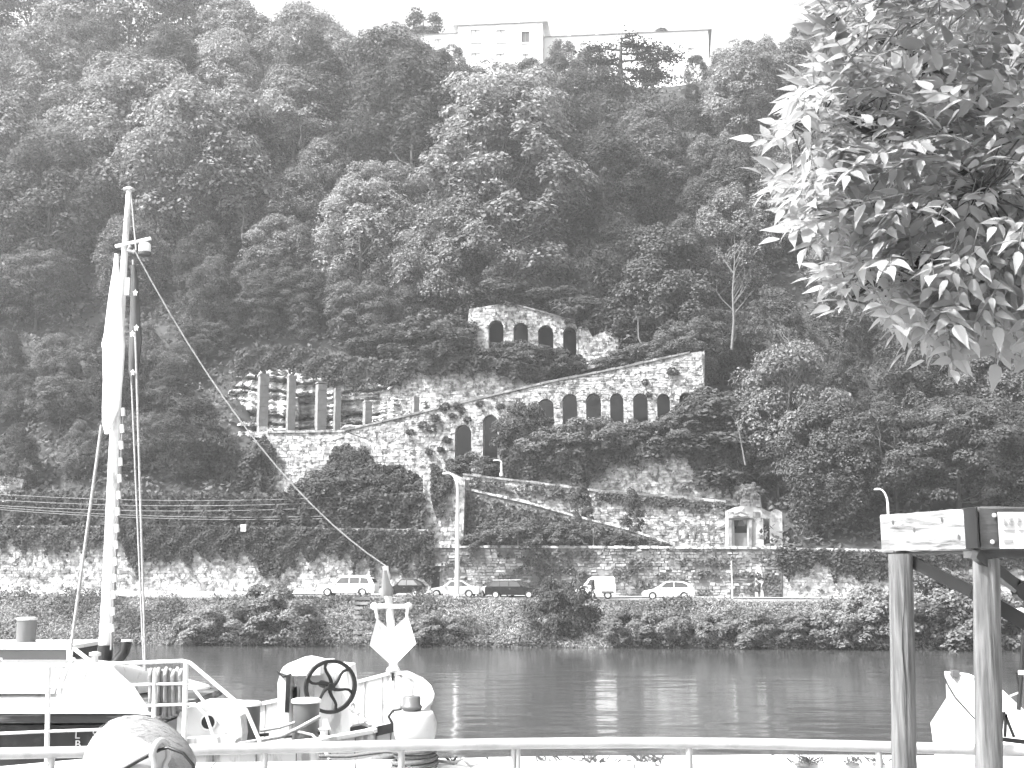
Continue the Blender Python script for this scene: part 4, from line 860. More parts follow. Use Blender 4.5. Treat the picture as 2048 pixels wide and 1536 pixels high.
CWH = mat('white_car_paint', 0.6, 0.22, 0.02, 1, spec=0.6); CBL = mat('black_car_paint', 0.01, 0.2, 0.1, 1, spec=0.6); CSV = mat('silver_car_paint', 0.4, 0.25, 0.05, 1, metal=.2, spec=.6)
SUVL = [(1, .5), (1, .95), (.985, 1.06), (.27, 1.06), (.05, .92), (0, .72), (0, .42)]
SUVU = [(.26, 1.04), (.39, 1.60), (.44, 1.67), (.82, 1.64), (.93, 1.50), (.985, 1.04)]
HATL = [(1, .45), (1, .82), (.985, .95), (.28, .90), (.04, .70), (0, .55), (0, .36)]
car('parked_suv', 638, 754, 1186, 8.2, 'white sport utility car under the ivy wall, leftmost of the cars', CWH, SUVL, SUVU, (.19, .79), .36, 1.9, 1.04,
    [[(.33, 1.08), (.40, 1.52), (.55, 1.57), (.55, 1.08)], [(.565, 1.08), (.565, 1.57), (.73, 1.56), (.73, 1.08)], [(.745, 1.08), (.745, 1.55), (.86, 1.5), (.90, 1.08)]], roofrail=True, dark_low=BLACK)
car('parked_hatchback', 770, 848, 1187, 8.6, 'small black car behind the bow flagstaff', CBL, HATL, [(.28, .9), (.42, 1.42), (.5, 1.47), (.78, 1.44), (.92, 1.2), (.98, .93)], (.19, .81), .30, 1.7, .92,
    [[(.36, .96), (.44, 1.36), (.58, 1.39), (.58, .96)], [(.6, .96), (.6, 1.39), (.76, 1.37), (.88, .98)]], glass=PANEG)
SEDL = [(1, .5), (1, .82), (.97, .93), (.28, .88), (.04, .72), (0, .56), (0, .36)]
SEDU = [(.29, .87), (.43, 1.34), (.5, 1.40), (.66, 1.38), (.86, .92)]
car('parked_sedan', 856, 962, 1190, 8.0, 'low silver-white sedan beside the tall street lamp', CSV, SEDL, SEDU, (.19, .8), .32, 1.78, .88,
    [[(.38, .93), (.45, 1.28), (.57, 1.32), (.57, .93)], [(.585, .93), (.585, 1.32), (.66, 1.3), (.78, .95)]])
car('parked_sedan', 945, 1040, 1189, 10.0, 'white sedan half hidden behind the black estate car', CWH, SEDL, SEDU, (.19, .8), .31, 1.75, .88, [[(.38, .93), (.45, 1.28), (.57, 1.32), (.57, .93)], [(.585, .93), (.585, 1.32), (.66, 1.3), (.78, .95)]])
car('parked_estate', 972, 1080, 1192, 6.9, 'black estate car with pale shining roof, between sedan and van', CBL, [(1, .5), (1, .88), (.985, .96), (.28, .92), (.04, .76), (0, .6), (0, .38)],
    [(.27, .92), (.40, 1.38), (.46, 1.45), (.86, 1.43), (.94, 1.28), (.985, .95)], (.19, .8), .32, 1.8, .94, [[(.34, .98), (.42, 1.33), (.55, 1.37), (.55, .98)], [(.565, .98), (.565, 1.37), (.72, 1.36), (.72, .98)], [(.735, .98), (.735, 1.36), (.86, 1.33), (.92, .98)]],
    flip=True, roofrail=True, extra=lambda put, L_, w_: put(MB().box((.64 * L_, 0, 1.455), (.44 * L_, w_ * .62, .03)), 'roof_sheen', CSV))  # silver slab paints the bright sheen on the black roof
def van_x(put, L_, w_):
    put(MB().box((.80 * L_, -w_ / 2 - .012, .55), (.3 * L_, .03, .16)), 'side_moulding', GREY)
    put(MB().box((.70 * L_, -w_ / 2 - .006, 1.1), (.012, .02, 1.0)), 'door_seam', GREY)
car('parked_van', 1152, 1232, 1192, 7.6, 'small white panel van behind the tall dark bush', CWH, [(1, .5), (1, 1.1), (.985, 1.15), (.2, 1.05), (.04, .9), (0, .7), (0, .4)],
    [(.18, 1.03), (.33, 1.62), (.42, 1.80), (.94, 1.80), (.985, 1.66), (.995, 1.1)], (.2, .8), .31, 1.75, 1.05, [[(.28, 1.1), (.36, 1.55), (.48, 1.58), (.48, 1.1)]], extra=van_x)
car('parked_hatchback', 1284, 1389, 1200, 7.0, 'white hatchback with dark bonnet edge, rightmost of the cars', CWH, HATL, [(.25, .90), (.44, 1.40), (.52, 1.48), (.80, 1.44), (.93, 1.22), (.985, .94)], (.2, .8), .31, 1.72, .93,
    [[(.36, .97), (.46, 1.36), (.60, 1.41), (.60, .97)], [(.615, .97), (.615, 1.41), (.76, 1.38), (.86, 1.2), (.88, .99)]], dark_low=None,
    extra=lambda put, L_, w_: put(MB().box((.03 * L_, 0, .62), (.12, w_ * .9, .14)), 'bumper_trim', BLACK))

# ------------------------------------------------------------------ moored barge at left
BG = thing('moored_barge', P(420, 1540, 18.5) * 1.0, 'white and black moored barge with mast, winch and railings', 'barge'); BG.location.z = 0
rim = [P(-420, 1590, 15.7), P(-100, 1548, 15.8), P(300, 1512, 15.9), P(480, 1497, 16.0), P(640, 1481, 16.3), P(740, 1463, 16.7), P(800, 1446, 17.2), P(838, 1425, 18.0), P(858, 1406, 18.8), P(863, 1391, 19.5), P(856, 1374, 20.2), P(838, 1357, 20.7), P(810, 1345, 21.1), P(780, 1346, 21.3), P(700, 1367, 21.4), P(560, 1399, 21.5), P(380, 1437, 21.5), P(-100, 1462, 21.5), P(-420, 1470, 21.5)]
nr = len(rim); cl = [(p + rim[nr - 1 - i]) / 2 for i, p in enumerate(rim)]
def inset(i, d, z=None):
    p = rim[i]; c = Vector((min(p.x, -2.6), 18.7, p.z)); v = (c - p); v.z = 0; q = p + v.normalized() * d
    if z is not None: q.z = z
    return q
DZ = 2.68
def band(name, A, B, m_):
    mb = MB(); k = len(A); mb.add(list(A) + list(B), [(i, i + 1, k + i + 1, k + i) for i in range(k - 1)]); return mb.build(name, m_, BG, fixn=False)
o0 = [p.copy() for p in rim]; o1 = [inset(i, 0.03, rim[i].z - 0.34) for i in range(nr)]; o2 = [inset(i, 0.20, 1.5) for i in range(nr)]; o3 = [inset(i, 0.75, -0.4) for i in range(nr)]
band('bulwark', o0, o1, WHITE); band('hull', o1, o2, DARK); band('hull_bottom', o2, o3, DARK)
i0 = [inset(i, 0.07, rim[i].z) for i in range(nr)]; i1 = [inset(i, 0.09, DZ) for i in range(nr)]
band('inner_bulwark', i1, i0, WHITE)
MB().add(i1, [tuple(range(nr))]).build('deck', mat('pale_deck_paint', 0.3, 0.7, 0.12, 2, stain=.3, stain_v=.25), BG, fixn=False)
mb = MB()
for i in range(nr - 1):
    a, b2 = (rim[i] + i0[i]) / 2, (rim[i + 1] + i0[i + 1]) / 2; mb.bar(a, b2 + (b2 - a).normalized() * .01, 0.15, 0.05)
mb.build('cap_rail', WHITE2, BG)
MB().tube([p + Vector((0, 0, -0.37)) for p in rim], 0.05, 6).build('rubbing_strake', WHITE, BG)
SEAM = mat('seam_grime', .09, .8, .3, 6)
for i in range(12, 17):                                # plate seams and rust runs on the far inner bulwark
    a, b2 = i0[i], i0[i + 1]
    for f in (.15, .6):
        p = a.lerp(b2, f); d = i1[i].lerp(i1[i + 1], f); inn = Vector((0, -.012, 0)); MB().bar(p + inn - Vector((0, 0, .04)), d + inn, .012, .004, up=(0, 1, 0)).build('plate_seam', SEAM, BG)
for i in range(2, 8):
    for f in (.2, .7):
        p = o0[i].lerp(o0[i + 1], f); d = o1[i].lerp(o1[i + 1], f); ou = Vector((.004, -.014, 0)); MB().bar(p + ou - Vector((0, 0, .05)), d + ou + Vector((0, 0, .06)), .012, .004, up=(0, 1, 0)).build('plate_seam', SEAM, BG)
# dark hawse slot and stripe near the bow
mb = MB(); a = P(754, 1462, 16.78); b2 = P(796, 1452, 17.05); mb.bar(a + Vector((0, -.02, 0)), b2 + Vector((0, -.03, 0)), .03, .12); mb.build('hawse_slot', BLACK, BG)
# coaming, ledge and hatch cover
def pbox(name, x0, x1, y0, y1, Y0, Y1, m_, par=BG):
    a, b2 = P(x0, y0, Y0), P(x1, y1, Y0); mb = MB(); mb.box(((a.x + b2.x) / 2, (Y0 + Y1) / 2, (a.z + b2.z) / 2), (abs(b2.x - a.x), Y1 - Y0, abs(a.z - b2.z))); return mb.build(name, m_, par)
pbox('coaming', -300, 318, 1450, 1545, 17.35, 20.8, DARK)
pbox('coaming_ledge', -300, 312, 1429, 1446, 17.15, 21.0, mat('worn_dark_rail', 0.03, .5, .4, 3, stretch=(.3, 1, 4), stain=.4, stain_scale=1.5, stain_v=.22))
sec = lambda xr, xn: None
mb = MB(); V = []; NS = 9; ends = []
for j in range(NS):                       # rounded cover, sweeping up from the near edge to the ridge and down behind
    f = j / (NS - 1); Y = 17.1 + 4.0 * f; z = P(0, 1427, 17.1).z + 0.58 * math.sin(math.pi * min(f, .98) ** .85) ** .75
    xr = P(320, 1427, 17.1).x - 1.30 * math.sin(math.pi * min(1, f * .9 + .02)) ** 1.0; V += [(-12.0, Y, z), (xr - 0.25, Y, z), (xr, Y, z - 0.03), (xr + .05, Y, z - 0.16), (xr + .02, Y, P(0, 1427, 17.1).z)]
mb.add(V, [(5 * j + k, 5 * j + k + 1, 5 * j + k + 6, 5 * j + k + 5) for j in range(NS - 1) for k in range(4)], True)
hc = mb.build('hatch_cover', WHITE2, BG, fixn=False)
def cov(x, f):
    z = P(0, 1427, 17.1).z + 0.58 * math.sin(math.pi * min(f, .98) ** .85) ** .75; return Vector((x, 17.1 + 4.0 * f, z))
PANEL = mat('frosted_skylight', 0.17, 0.3, 0.06, 1.5)
for x0, x1 in ((-9.3, -8.35), (-8.25, -7.35), (-7.25, -6.25)):
    mb = MB(); fs = [.06, .15, .25, .35, .45]; mb.add([cov(x, f) + Vector((0, -.01, .012)) for f in fs for x in (x0 - f * .9, x1 - f * .9)], [(2 * i, 2 * i + 1, 2 * i + 3, 2 * i + 2) for i in range(4)]); pn = mb.build('skylight_pane', PANEL, hc, fixn=False)
    MB().tube([cov(x1 + .05 - f * .9, f) + Vector((0, -.01, .02)) for f in fs], .025, 6).build('skylight_rib', WHITE2, hc)
MB().lathe(cov(-6.2, .38) + Vector((0, 0, .0)), [(.05, 0), (.05, .09), (.09, .1), (.09, .14), (.02, .16)], 10).build('vent', STEEL, hc)
MB().tube([P(45, 1344, 19), P(120, 1346, 18.9), P(210, 1340, 18.9)], .035, 6).build('cover_handrail', WHITE2, BG)
for x in (-8.9, -7.0, -5.9):                           # hatch board joints
    MB().tube([cov(x - f * .9, f) + Vector((0, -.004, .004)) for f in (.02, .1, .2, .3, .4, .5)], .007, 4).build('board_joint', SEAM, hc)
# letters on the coaming
def letter(ch, px, py, hpx, Y, m_, par, nm='lettering'):
    cu = bpy.data.curves.new(nm, 'FONT'); cu.body = ch; cu.size = hpx / 2450 * Y * 1.4; cu.extrude = 0.004; cu.materials.append(m_)
    o0_ = link('tmp', cu); me = bpy.data.meshes.new_from_object(o0_); bpy.data.objects.remove(o0_); o = link(nm, me, par); o.location = P(px, py, Y) - root_loc(par); o.rotation_euler = (math.pi / 2, 0, 0); return o
letter('L', 149, 1477, 15, 17.33, WHITE2, BG); letter('B', 149, 1496, 15, 17.33, WHITE2, BG); letter('S', 184, 1476, 15, 17.33, WHITE2, BG); letter('2', 184, 1494, 15, 17.33, WHITE2, BG)
# railing of the barge
RY = 16.4
for k, l in enumerate([[(-60, 1341), (97, 1333), (240, 1327), (365, 1322), (380, 1326), (492, 1420), (520, 1484)], [(-60, 1379), (97, 1374), (372, 1367), (382, 1371), (470, 1482)], [(-60, 1422), (97, 1418), (390, 1408), (412, 1430), (432, 1488)], [(-60, 1470), (97, 1463), (240, 1458)]]):
    MB().tube([P(x, y, RY) for x, y in l], .027 if k == 0 else .02, 7).build('handrail', WHITE2, BG)
for x, y0, y1, r in ((97, 1333, 1560, .033), (372, 1322, 1500, .035), (310, 1341, 1500, .03)):
    a = P(x, y0, RY); MB().tube([a, P(x - 4, y1, RY)], r, 8).build('stanchion', WHITE2, BG)
# wheelhouse roof edge, chimney, bench rail at far left
wh = pbox('deckhouse_panel', -260, 138, 1300, 1321, 21.0, 22.6, mat('smoked_glazing', 0.05, .15, .2, 1, spec=.6)); pbox('deckhouse_roof', -262, 142, 1291, 1299, 20.9, 22.7, WHITE2, wh); pbox('deckhouse_sill', -262, 140, 1322, 1331, 20.9, 22.7, WHITE2, wh); pbox('deckhouse_base', -262, 136, 1332, 1440, 21.05, 22.5, WHITE, wh)
MB().tube([P(140, 1296, 20.7), P(150, 1299, 20.7), P(196, 1334, 20.7), P(198, 1345, 20.7)], .035, 7).build('brace_rail', WHITE2, BG); MB().tube([P(140, 1288, 20.7), P(138, 1420, 20.7)], .05, 8).build('stanchion', WHITE2, BG)
c = P(51, 1292, 22); ch = MB().lathe(c + Vector((0, 0, -.05)), [(.165, 0), (.165, .5)], 18).build('chimney', mat('zinc_grey', .09, .4, .15, 3, stretch=(3, 3, .4)), BG); MB().lathe(c + Vector((0, 0, .45)), [(.18, 0), (.185, .035), (.12, .05)], 18).build('cap', STEEL, ch)
# mast with crutch, spreader, lantern and stays
MY = 20.0
mast = MB().tube([P(205, 1345, MY), P(212, 1250, MY), P(228, 900, MY), P(246, 560, MY), P(258, 380, MY)], [.10, .095, .085, .06, .045], 12).build('mast', WHITE2, BG)
MB().lathe(P(258, 381, MY), [(.10, 0), (.10, .03), (.04, .06)], 10).build('mast_cap', STEEL, mast)
MB().tube([P(206, 1440, MY), P(206, 1345, MY), P(211, 1290, MY)], [.17, .14, .115], 10).build('mast_step', BLACK, BG)
cr = MB().tube([P(212, 1340, MY - .1), P(234, 1325, MY - .1), P(248, 1305, MY - .1), P(254, 1284, MY - .1)], [.10, .085, .08, .08], 10).build('mast_crutch', BLACK, BG); MB().lathe(P(254, 1283, MY - .1), [(.085, 0), (.085, .03)], 10).build('crutch_cap', WHITE2, cr)
MB().bar(P(231, 493, MY - .1), P(302, 477, MY - .1), .07, .045).build('spreader', WHITE2, mast)
MB().tube([P(262, 492, MY - .12), P(256, 500, MY - .12), P(270, 505, MY - .12)], .035, 6).build('rope_hank', ROPE, mast)
ln = MB().lathe(P(289, 507, MY - .15), [(.085, 0), (.10, .02), (.10, .14), (.08, .18)], 12).build('lantern', WHITE2, mast); MB().lathe(P(289, 509, MY - .15), [(.10, -.02), (.115, .0), (.11, .04)], 12).build('lantern_base', GREY, ln)
pbox('cleat_plate', 250, 258, 555, 590, MY - .2, MY - .12, STEEL, mast)
for i in range(14):
    f = i / 13; x = 246 - 22 * f; y = 824 + 432 * f; a = P(x - .5, y - 8, MY - .15); b2 = P(x + .5, y + 8, MY - .15); MB().tube([a, b2], .035, 6).build('mast_float', WHITE2, mast)
MB().tube([P(247, 815, MY - .15), P(222, 1300, MY - .15)], .022, 5).build('halyard', MIDG, mast)
def sag(a, b2, d, n_=14): return [a.lerp(b2, k / n_) - Vector((0, 0, 4 * d * (k / n_) * (1 - k / n_))) for k in range(n_ + 1)]
for nm, l, r in (('stay', sag(P(203, 850, MY - .3), P(141, 1300, MY - .6), .02), .025), ('stay', sag(P(266, 520, MY - .3), P(291, 1342, MY - .8), .0), .02), ('stay', sag(P(262, 740, MY - .3), P(288, 1342, MY - .8), .02), .016), ('stay', sag(P(262, 385, MY), P(272, 500, MY - .2), .0), .014)):
    MB().tube(l, r, 5).build(nm, ROPE, BG)
MB().tube(sag(P(268, 498, MY - .2), P(771, 1132, 20.7), .62), .014, 6).build('forestay', ROPE, BG)
# winch with flywheel
WY = 18.6
def plate(name, pts, Y0, Y1, m_, par=BG):
    A = [P(x, y, Y0) for x, y in pts]; loop = [(p.x, p.z) for p in A]; return MB().prism(loop, [], lambda p: Vector((p[0], Y0, p[1])), lambda p: Vector((p[0], Y1, p[1]))).build(name, m_, par)
WCH = plate('winch_cheek', [(556, 1470), (555, 1365), (562, 1342), (574, 1345), (578, 1470)], WY, WY + .5, WHITE)
plate('winch_hood', [(560, 1345), (566, 1334), (576, 1327), (590, 1325), (606, 1328), (622, 1332), (640, 1331), (640, 1350), (592, 1352), (576, 1350)], WY - .05, WY + 1.5, WHITE2)
plate('winch_housing', [(594, 1470), (594, 1353), (640, 1333), (690, 1338), (698, 1410), (700, 1470)], WY + .35, WY + 1.6, WHITE)
M_ = Matrix.Rotation(math.pi / 2, 3, 'Y'); MB().lathe(P(576, 1400, WY + .6), [(.34, -.02), (.34, .05), (.2, .06), (.2, .2), (.34, .22)], 18, M_).build('winch_drum', BLACK, BG)
MB().bar(P(577, 1350, WY - .06), P(574, 1425, WY - .06), .05, .06).build('brake_lever', BLACK, BG)
MB().tube([P(556, 1342, WY), P(567, 1353, WY - .05), P(578, 1351, WY - .05), P(590, 1342, WY)], .022, 6).build('brake_handle', BLACK, BG)
fc = P(661, 1373, WY - .12); ax = Vector((0.40, -0.92, 0)).normalized(); xv = Vector((-ax.y, ax.x, 0)) * -1; xv = Vector((0.92, 0.40, 0)); zv = Vector((0, 0, 1)); Rf = 0.39
pt = lambda r, a, d=0: fc + xv * (r * math.cos(a)) + zv * (r * math.sin(a)) + ax * d
fly = MB(); N_ = 40
V = []
for k in range(N_):
    a = 2 * math.pi * k / N_; V += [pt(Rf, a, .045), pt(Rf, a, -.045), pt(Rf - .05, a, -.035), pt(Rf - .05, a, .035)]
fly.add(V, [(4 * k + j, 4 * k + (j + 1) % 4, 4 * ((k + 1) % N_) + (j + 1) % 4, 4 * ((k + 1) % N_) + j) for k in range(N_) for j in range(4)], False)
fw_o = fly.build('flywheel', BLACK, BG)
for k in range(6):
    a0 = k * math.pi / 3 + .25; MB().tube([pt(.03 + (Rf - .06) * f, a0 + 0.95 * math.sin(f * math.pi * .5) - .5 * f * f, 0) for f in (0, .15, .3, .45, .6, .75, .9, 1.0)], [.036, .03, .026, .024, .022, .022, .024, .03], 6).build('spoke', BLACK, fw_o)
MB().tube([pt(0, 0, -.5), pt(0, 0, .07)], .055, 10).build('axle', BLACK, fw_o)
# chain to the hawse
cp = [P(702, 1412, WY + .1).lerp(P(748, 1458, 18.3), k / 6) for k in range(7)]
for k in range(6):
    a, b2 = cp[k], cp[k + 1]; d = (b2 - a); m_ = (a + b2) / 2; nv = Vector((0, -1, 0)) if k % 2 else Vector((0, 0, 1)).cross(d).normalized().cross(d).normalized(); 
    MB().tube([m_ + d * .62 * math.cos(q) + nv * .055 * math.sin(q) for q in [2 * math.pi * j / 10 for j in range(10)]], .017, 5, closed=True).build('chain_link', mat('white_chain', .6, .6, .2, 9), BG)
plate('chain_pipe', [(700, 1455), (722, 1450), (745, 1458), (745, 1480), (700, 1485)], 18.0, 18.3, BLACK)
# bollards on the foredeck
def deck_bollard(px, yt, Y, label=None):
    p = P(px, yt, Y); h = p.z - DZ; r = 26 / 2450 * Y; b0 = Vector((p.x, Y, DZ)); o = MB().lathe(b0, [(r, 0), (r, h - .04)], 20).build('bollard', GREY, BG)
    MB().lathe(b0 + Vector((0, 0, h - .045)), [(r * 1.12, 0), (r * 1.12, .04), (r * .9, .055)], 20).build('bollard_cap', WHITE2, o); MB().tube([b0 + Vector((-r - .13, 0, h * .55)), b0 + Vector((r + .13, 0, h * .6))], .025, 6).build('cross_pin', BLACK, o); return b0, r, h  # white cap colour paints the sun on the grey bollard tops
B1 = deck_bollard(494, 1404, 17.3); B2 = deck_bollard(613, 1398, 17.3); B3 = deck_bollard(390, 1372, 20.9)
def coil(b0, r, zs, rr, m_, label, wob=.02, seed=0):
    rg = random.Random(seed); mb = MB()
    for z in zs:
        R_ = r + rr + rg.uniform(0, wob); tl = rg.uniform(-.03, .03); mb.tube([b0 + Vector((R_ * math.cos(q), R_ * math.sin(q), z + tl * math.cos(q))) for q in [2 * math.pi * j / 22 for j in range(22)]], rr, 6, closed=True)
    o = mb.build('mooring_rope', m_); o_loc = b0.copy(); return tag(o, label, 'rope')
coil(B1[0], B1[1], [.12, .19, .27, .36, .43], .028, ROPE, 'pale mooring rope wound round the left foredeck bollard', seed=1)
coil(B2[0], B2[1], [.1, .18, .3, .42], .026, ROPE, 'pale mooring rope wound round the foredeck bollard before the flywheel', seed=2)
for l, r, lab in (([(640, 1433, 17.0), (600, 1455, 16.9), (560, 1474, 16.8), (470, 1489, 16.5), (380, 1500, 16.3)], .028, 'long pale rope running aft along the barge side'), ([(590, 1462, 16.9), (625, 1470, 16.8), (640, 1486, 16.6), (660, 1520, 15.6)], .02, 'thin slack rope dropping over the barge side'), ([(520, 1462, 17.0), (560, 1455, 17.1), (590, 1445, 17.1)], .022, 'short rope between the two foredeck bollards')):
    o = MB().tube([P(*q) for q in l], r, 6).build('rope', ROPE); tag(o, lab, 'rope')
# white locker with porthole
lk = plate('deck_locker', [(352, 1500), (354, 1436), (362, 1420), (380, 1414), (440, 1416), (468, 1421), (480, 1432), (484, 1470), (480, 1500)], 16.75, 17.9, WHITE2)
M2 = Matrix.Rotation(math.pi / 2, 3, 'X'); ph = MB().lathe(P(417, 1444, 16.74), [(.085, -.02), (.088, .03)], 18, M2).build('porthole', BLACK, BG); MB().lathe(P(417, 1444, 16.73), [(.088, .02), (.115, .02), (.115, -.02), (.088, -.02)], 18, M2, cap=False).build('porthole_rim', WHITE2, ph)
plate('deck_step', [(365, 1478), (455, 1473), (470, 1480), (470, 1500), (365, 1500)], 16.45, 16.74, WHITE)
fair = MB().lathe(P(648, 1476, 16.6), [(.07, 0), (.05, .04), (.05, .1), (.085, .12)], 12).build('fairlead', WHITE2, BG)
for a, b2 in (((650, 1440), (667, 1490)), ((650, 1440), (644, 1490))): MB().bar(P(*a, 16.75), P(*b2, 16.6), .04, .06).build('davit_leg', STEEL, BG)
# bow post with twin plates
bp_ = MB().tube([P(788, 1345, 20.6), P(783, 1262, 20.6), P(771, 1132, 20.6)], [.075, .07, .05], 10).build('bow_post', WHITE2, BG)
cb = MB().tube([P(746, 1213, 20.55), P(819, 1213, 20.55)], .042, 8).build('cross_arm', WHITE2, bp_)
for x in (748, 817): MB().lathe(P(x, 1220, 20.55), [(.02, 0), (.065, .03), (.065, .09), (.02, .12)], 10).build('arm_knob', WHITE2, bp_)
for nm, q in (('left', [(754, 1236, 20.35), (781, 1263, 20.55), (786, 1334, 20.55), (739, 1291, 20.3)]), ('right', [(815, 1231, 20.35), (832, 1287, 20.3), (786, 1334, 20.55), (781, 1263, 20.55)])):
    A = [P(*p) for p in q]; B = [p + Vector((0, .05, 0)) for p in A]; MB().add(A + B, [(0, 1, 2, 3), (7, 6, 5, 4), (0, 4, 5, 1), (1, 5, 6, 2), (2, 6, 7, 3), (3, 7, 4, 0)]).build('bow_plate', WHITE2, bp_)
for a, b2 in (((751, 1215), (755, 1238)), ((816, 1215), (814, 1233))): MB().tube([P(*a, 20.45), P(*b2, 20.38)], .03, 6).build('shackle', STEEL, bp_)
MB().lathe(P(786, 1352, 20.4), [(.05, 0), (.08, .05), (.12, .08), (.09, .14)], 10).build('post_foot', WHITE2, bp_); plate('stem_bolt', [(783, 1346), (788, 1346), (787, 1362), (783, 1362)], 20.2, 20.3, BLACK)
# folded flags
def flag(label, levels, Y, m_, seed, name='flag', fold=4):
    rg = random.Random(seed); V = []; n_ = 20; c = None
    for y, x0, x1 in levels:
        a, b2 = P(x0, y, Y), P(x1, y, Y); w_ = (b2 - a).length / 2; m0 = (a + b2) / 2
        for k in range(n_):
            q = 2 * math.pi * k / n_; rr = 1 + .16 * math.sin(fold * q + y * .012) ; V.append(m0 + Vector((math.cos(q) * w_ * min(1, rr), math.sin(q) * w_ * .55 * rr, 0)))
    F = [(i * n_ + k, i * n_ + (k + 1) % n_, (i + 1) * n_ + (k + 1) % n_, (i + 1) * n_ + k) for i in range(len(levels) - 1) for k in range(n_)]
    mb = MB(); mb.add(V, F, True); mb.add(V[:n_], [tuple(range(n_))]); mb.add(V[-n_:], [tuple(range(n_))]); o = mb.build(name, m_); return tag(o, label, 'flag')
flag('long white flag furled along the left side of the mast', [(508, 229, 237), (540, 226, 238), (575, 220, 241), (620, 214, 245), (670, 208, 248), (688, 203, 250), (700, 205, 250), (760, 206, 246), (815, 203, 240), (845, 203, 228), (868, 209, 218)], MY - .18, mat('white_flag_cloth', .72, .9, .06, 3), 1)
df = flag('grey furled flag with white stars on the right side of the mast', [(530, 261, 272), (560, 262, 276), (620, 260, 280), (680, 258, 284), (705, 257, 282), (740, 257, 277), (770, 263, 270)], MY - .35, mat('grey_flag_cloth', .06, .9, .15, 3), 2)
for x, y in ((271, 586), (273, 656), (265, 668), (266, 745)):
    c = P(x, y, MY - .475); mb = MB(); mb.add([c + Vector((.045 * (1 if k % 2 == 0 else .55) * math.cos(k * math.pi / 5 + .3), -.01 + .0, .06 * (1 if k % 2 == 0 else .55) * math.sin(k * math.pi / 5 + .3))) for k in range(10)] + [c + Vector((0, -.015, 0))], [(k, (k + 1) % 10, 10) for k in range(10)]); mb.build('star', WHITE2, df)
flag('small grey pennant hanging from the bow post', [(1140, 766, 773), (1160, 763, 778), (1180, 761, 788), (1192, 760, 784)], 20.45, mat('pale_grey_cloth', .14, .9, .1, 3), 3, 'pennant', 3)
# rope bundle hung on the barge rail
mb = MB(); rg = random.Random(9)
for k in range(9):
    x = 303 + 7.5 * k; d = rg.uniform(-3, 3); Yk = 16.55 + .05 * (k % 2); yb = 1440 - 22 * abs(k - 3.5) / 4 + d
    mb.tube([P(x + 3, 1385 + d, Yk + .1), P(x + 2, 1350 + d, Yk + .08), P(x, 1340 + d, Yk), P(x - 3, 1352, Yk - .04), P(x - 2, 1400, Yk - .04), P(x - 2 + d, yb, Yk - .03), P(x + 5, yb + 2, Yk + .05), P(x + 5, 1400, Yk + .1)], .03, 6)
tag(mb.build('hanging_rope', mat('striped_rope', .22, .9, .5, 6, stretch=(1, 1, .6))), 'thick mooring rope hung in loops over the barge railing', 'rope')

# ------------------------------------------------------------------ near quay with railing
QZ = 3.35
ex = [-60, -20, -8, -5, 0, 3, 6, 9, 14, 60]; ey = [11.5, 13.0, 13.55, 13.85, 14.45, 14.65, 14.6, 14.5, 14.3, 12.5]
mb = MB(); k = len(ex); mb.add([(x, y, QZ) for x, y in zip(ex, ey)] + [(x, -40, QZ) for x in ex] + [(x, y, -3) for x, y in zip(ex, ey)], [(i, i + 1, k + i + 1, k + i) for i in range(k - 1)] + [(i + 1, i, 2 * k + i, 2 * k + i + 1) for i in range(k - 1)])
quay = tag(mb.build('quay', CONC, fixn=False), 'pale concrete quay in the foreground', kind='structure')
rg = random.Random(2); x = -11.0
while x < 12:
    x2 = x + rg.uniform(1.3, 1.7); ya, yb = interp(x, ex, ey), interp(x2, ex, ey); a = Vector((x, ya - .27, QZ + .02)); b2 = Vector((x2 - .015, yb - .27, QZ + .02)); MB().bar(a, b2, .56, .12 + rg.uniform(-.01, .01)).build('coping_stone', mat('pale_coping', .45, .85, .12, 3, .1, stain=.25, stain_v=.35), quay); x = x2
# railing
RT = thing('quay_railing', (0, 9.3, QZ), 'pale steel pipe railing along the quay in the foreground', 'railing')
RZ = 4.205
rp = [(-500, 1525), (0, 1507), (500, 1497), (800, 1491), (1030, 1487), (1300, 1485), (1550, 1488), (1750, 1493), (2048, 1502), (2500, 1520)]
def rail_pt(px):
    y = interp(px, [q[0] for q in rp], [q[1] for q in rp]); d = ray(px, y); kk = (RZ - EYE.z) / d.z; return EYE + d * kk
RAILM = mat('worn_rail_paint', .24, .45, .2, 5, stain=.35, stain_scale=2.5, stain_v=.2)
MB().tube([rail_pt(x) for x in range(-500, 2501, 50)], .042, 12).build('top_rail', RAILM, RT)
for i, x in enumerate((-300, -110, 104, 320, 530, 803, 1027, 1036, 1378, 1757, 2130, 2400)):
    p = rail_pt(x); MB().tube([Vector((p.x, p.y, QZ - .02)), p - Vector((0, 0, .03))], .026 if i not in (6, 7) else .02, 8).build('rail_post', RAILM, RT); MB().lathe((p.x, p.y, QZ), [(.07, 0), (.07, .015), (.03, .025)], 10).build('post_flange', STEEL, RT)
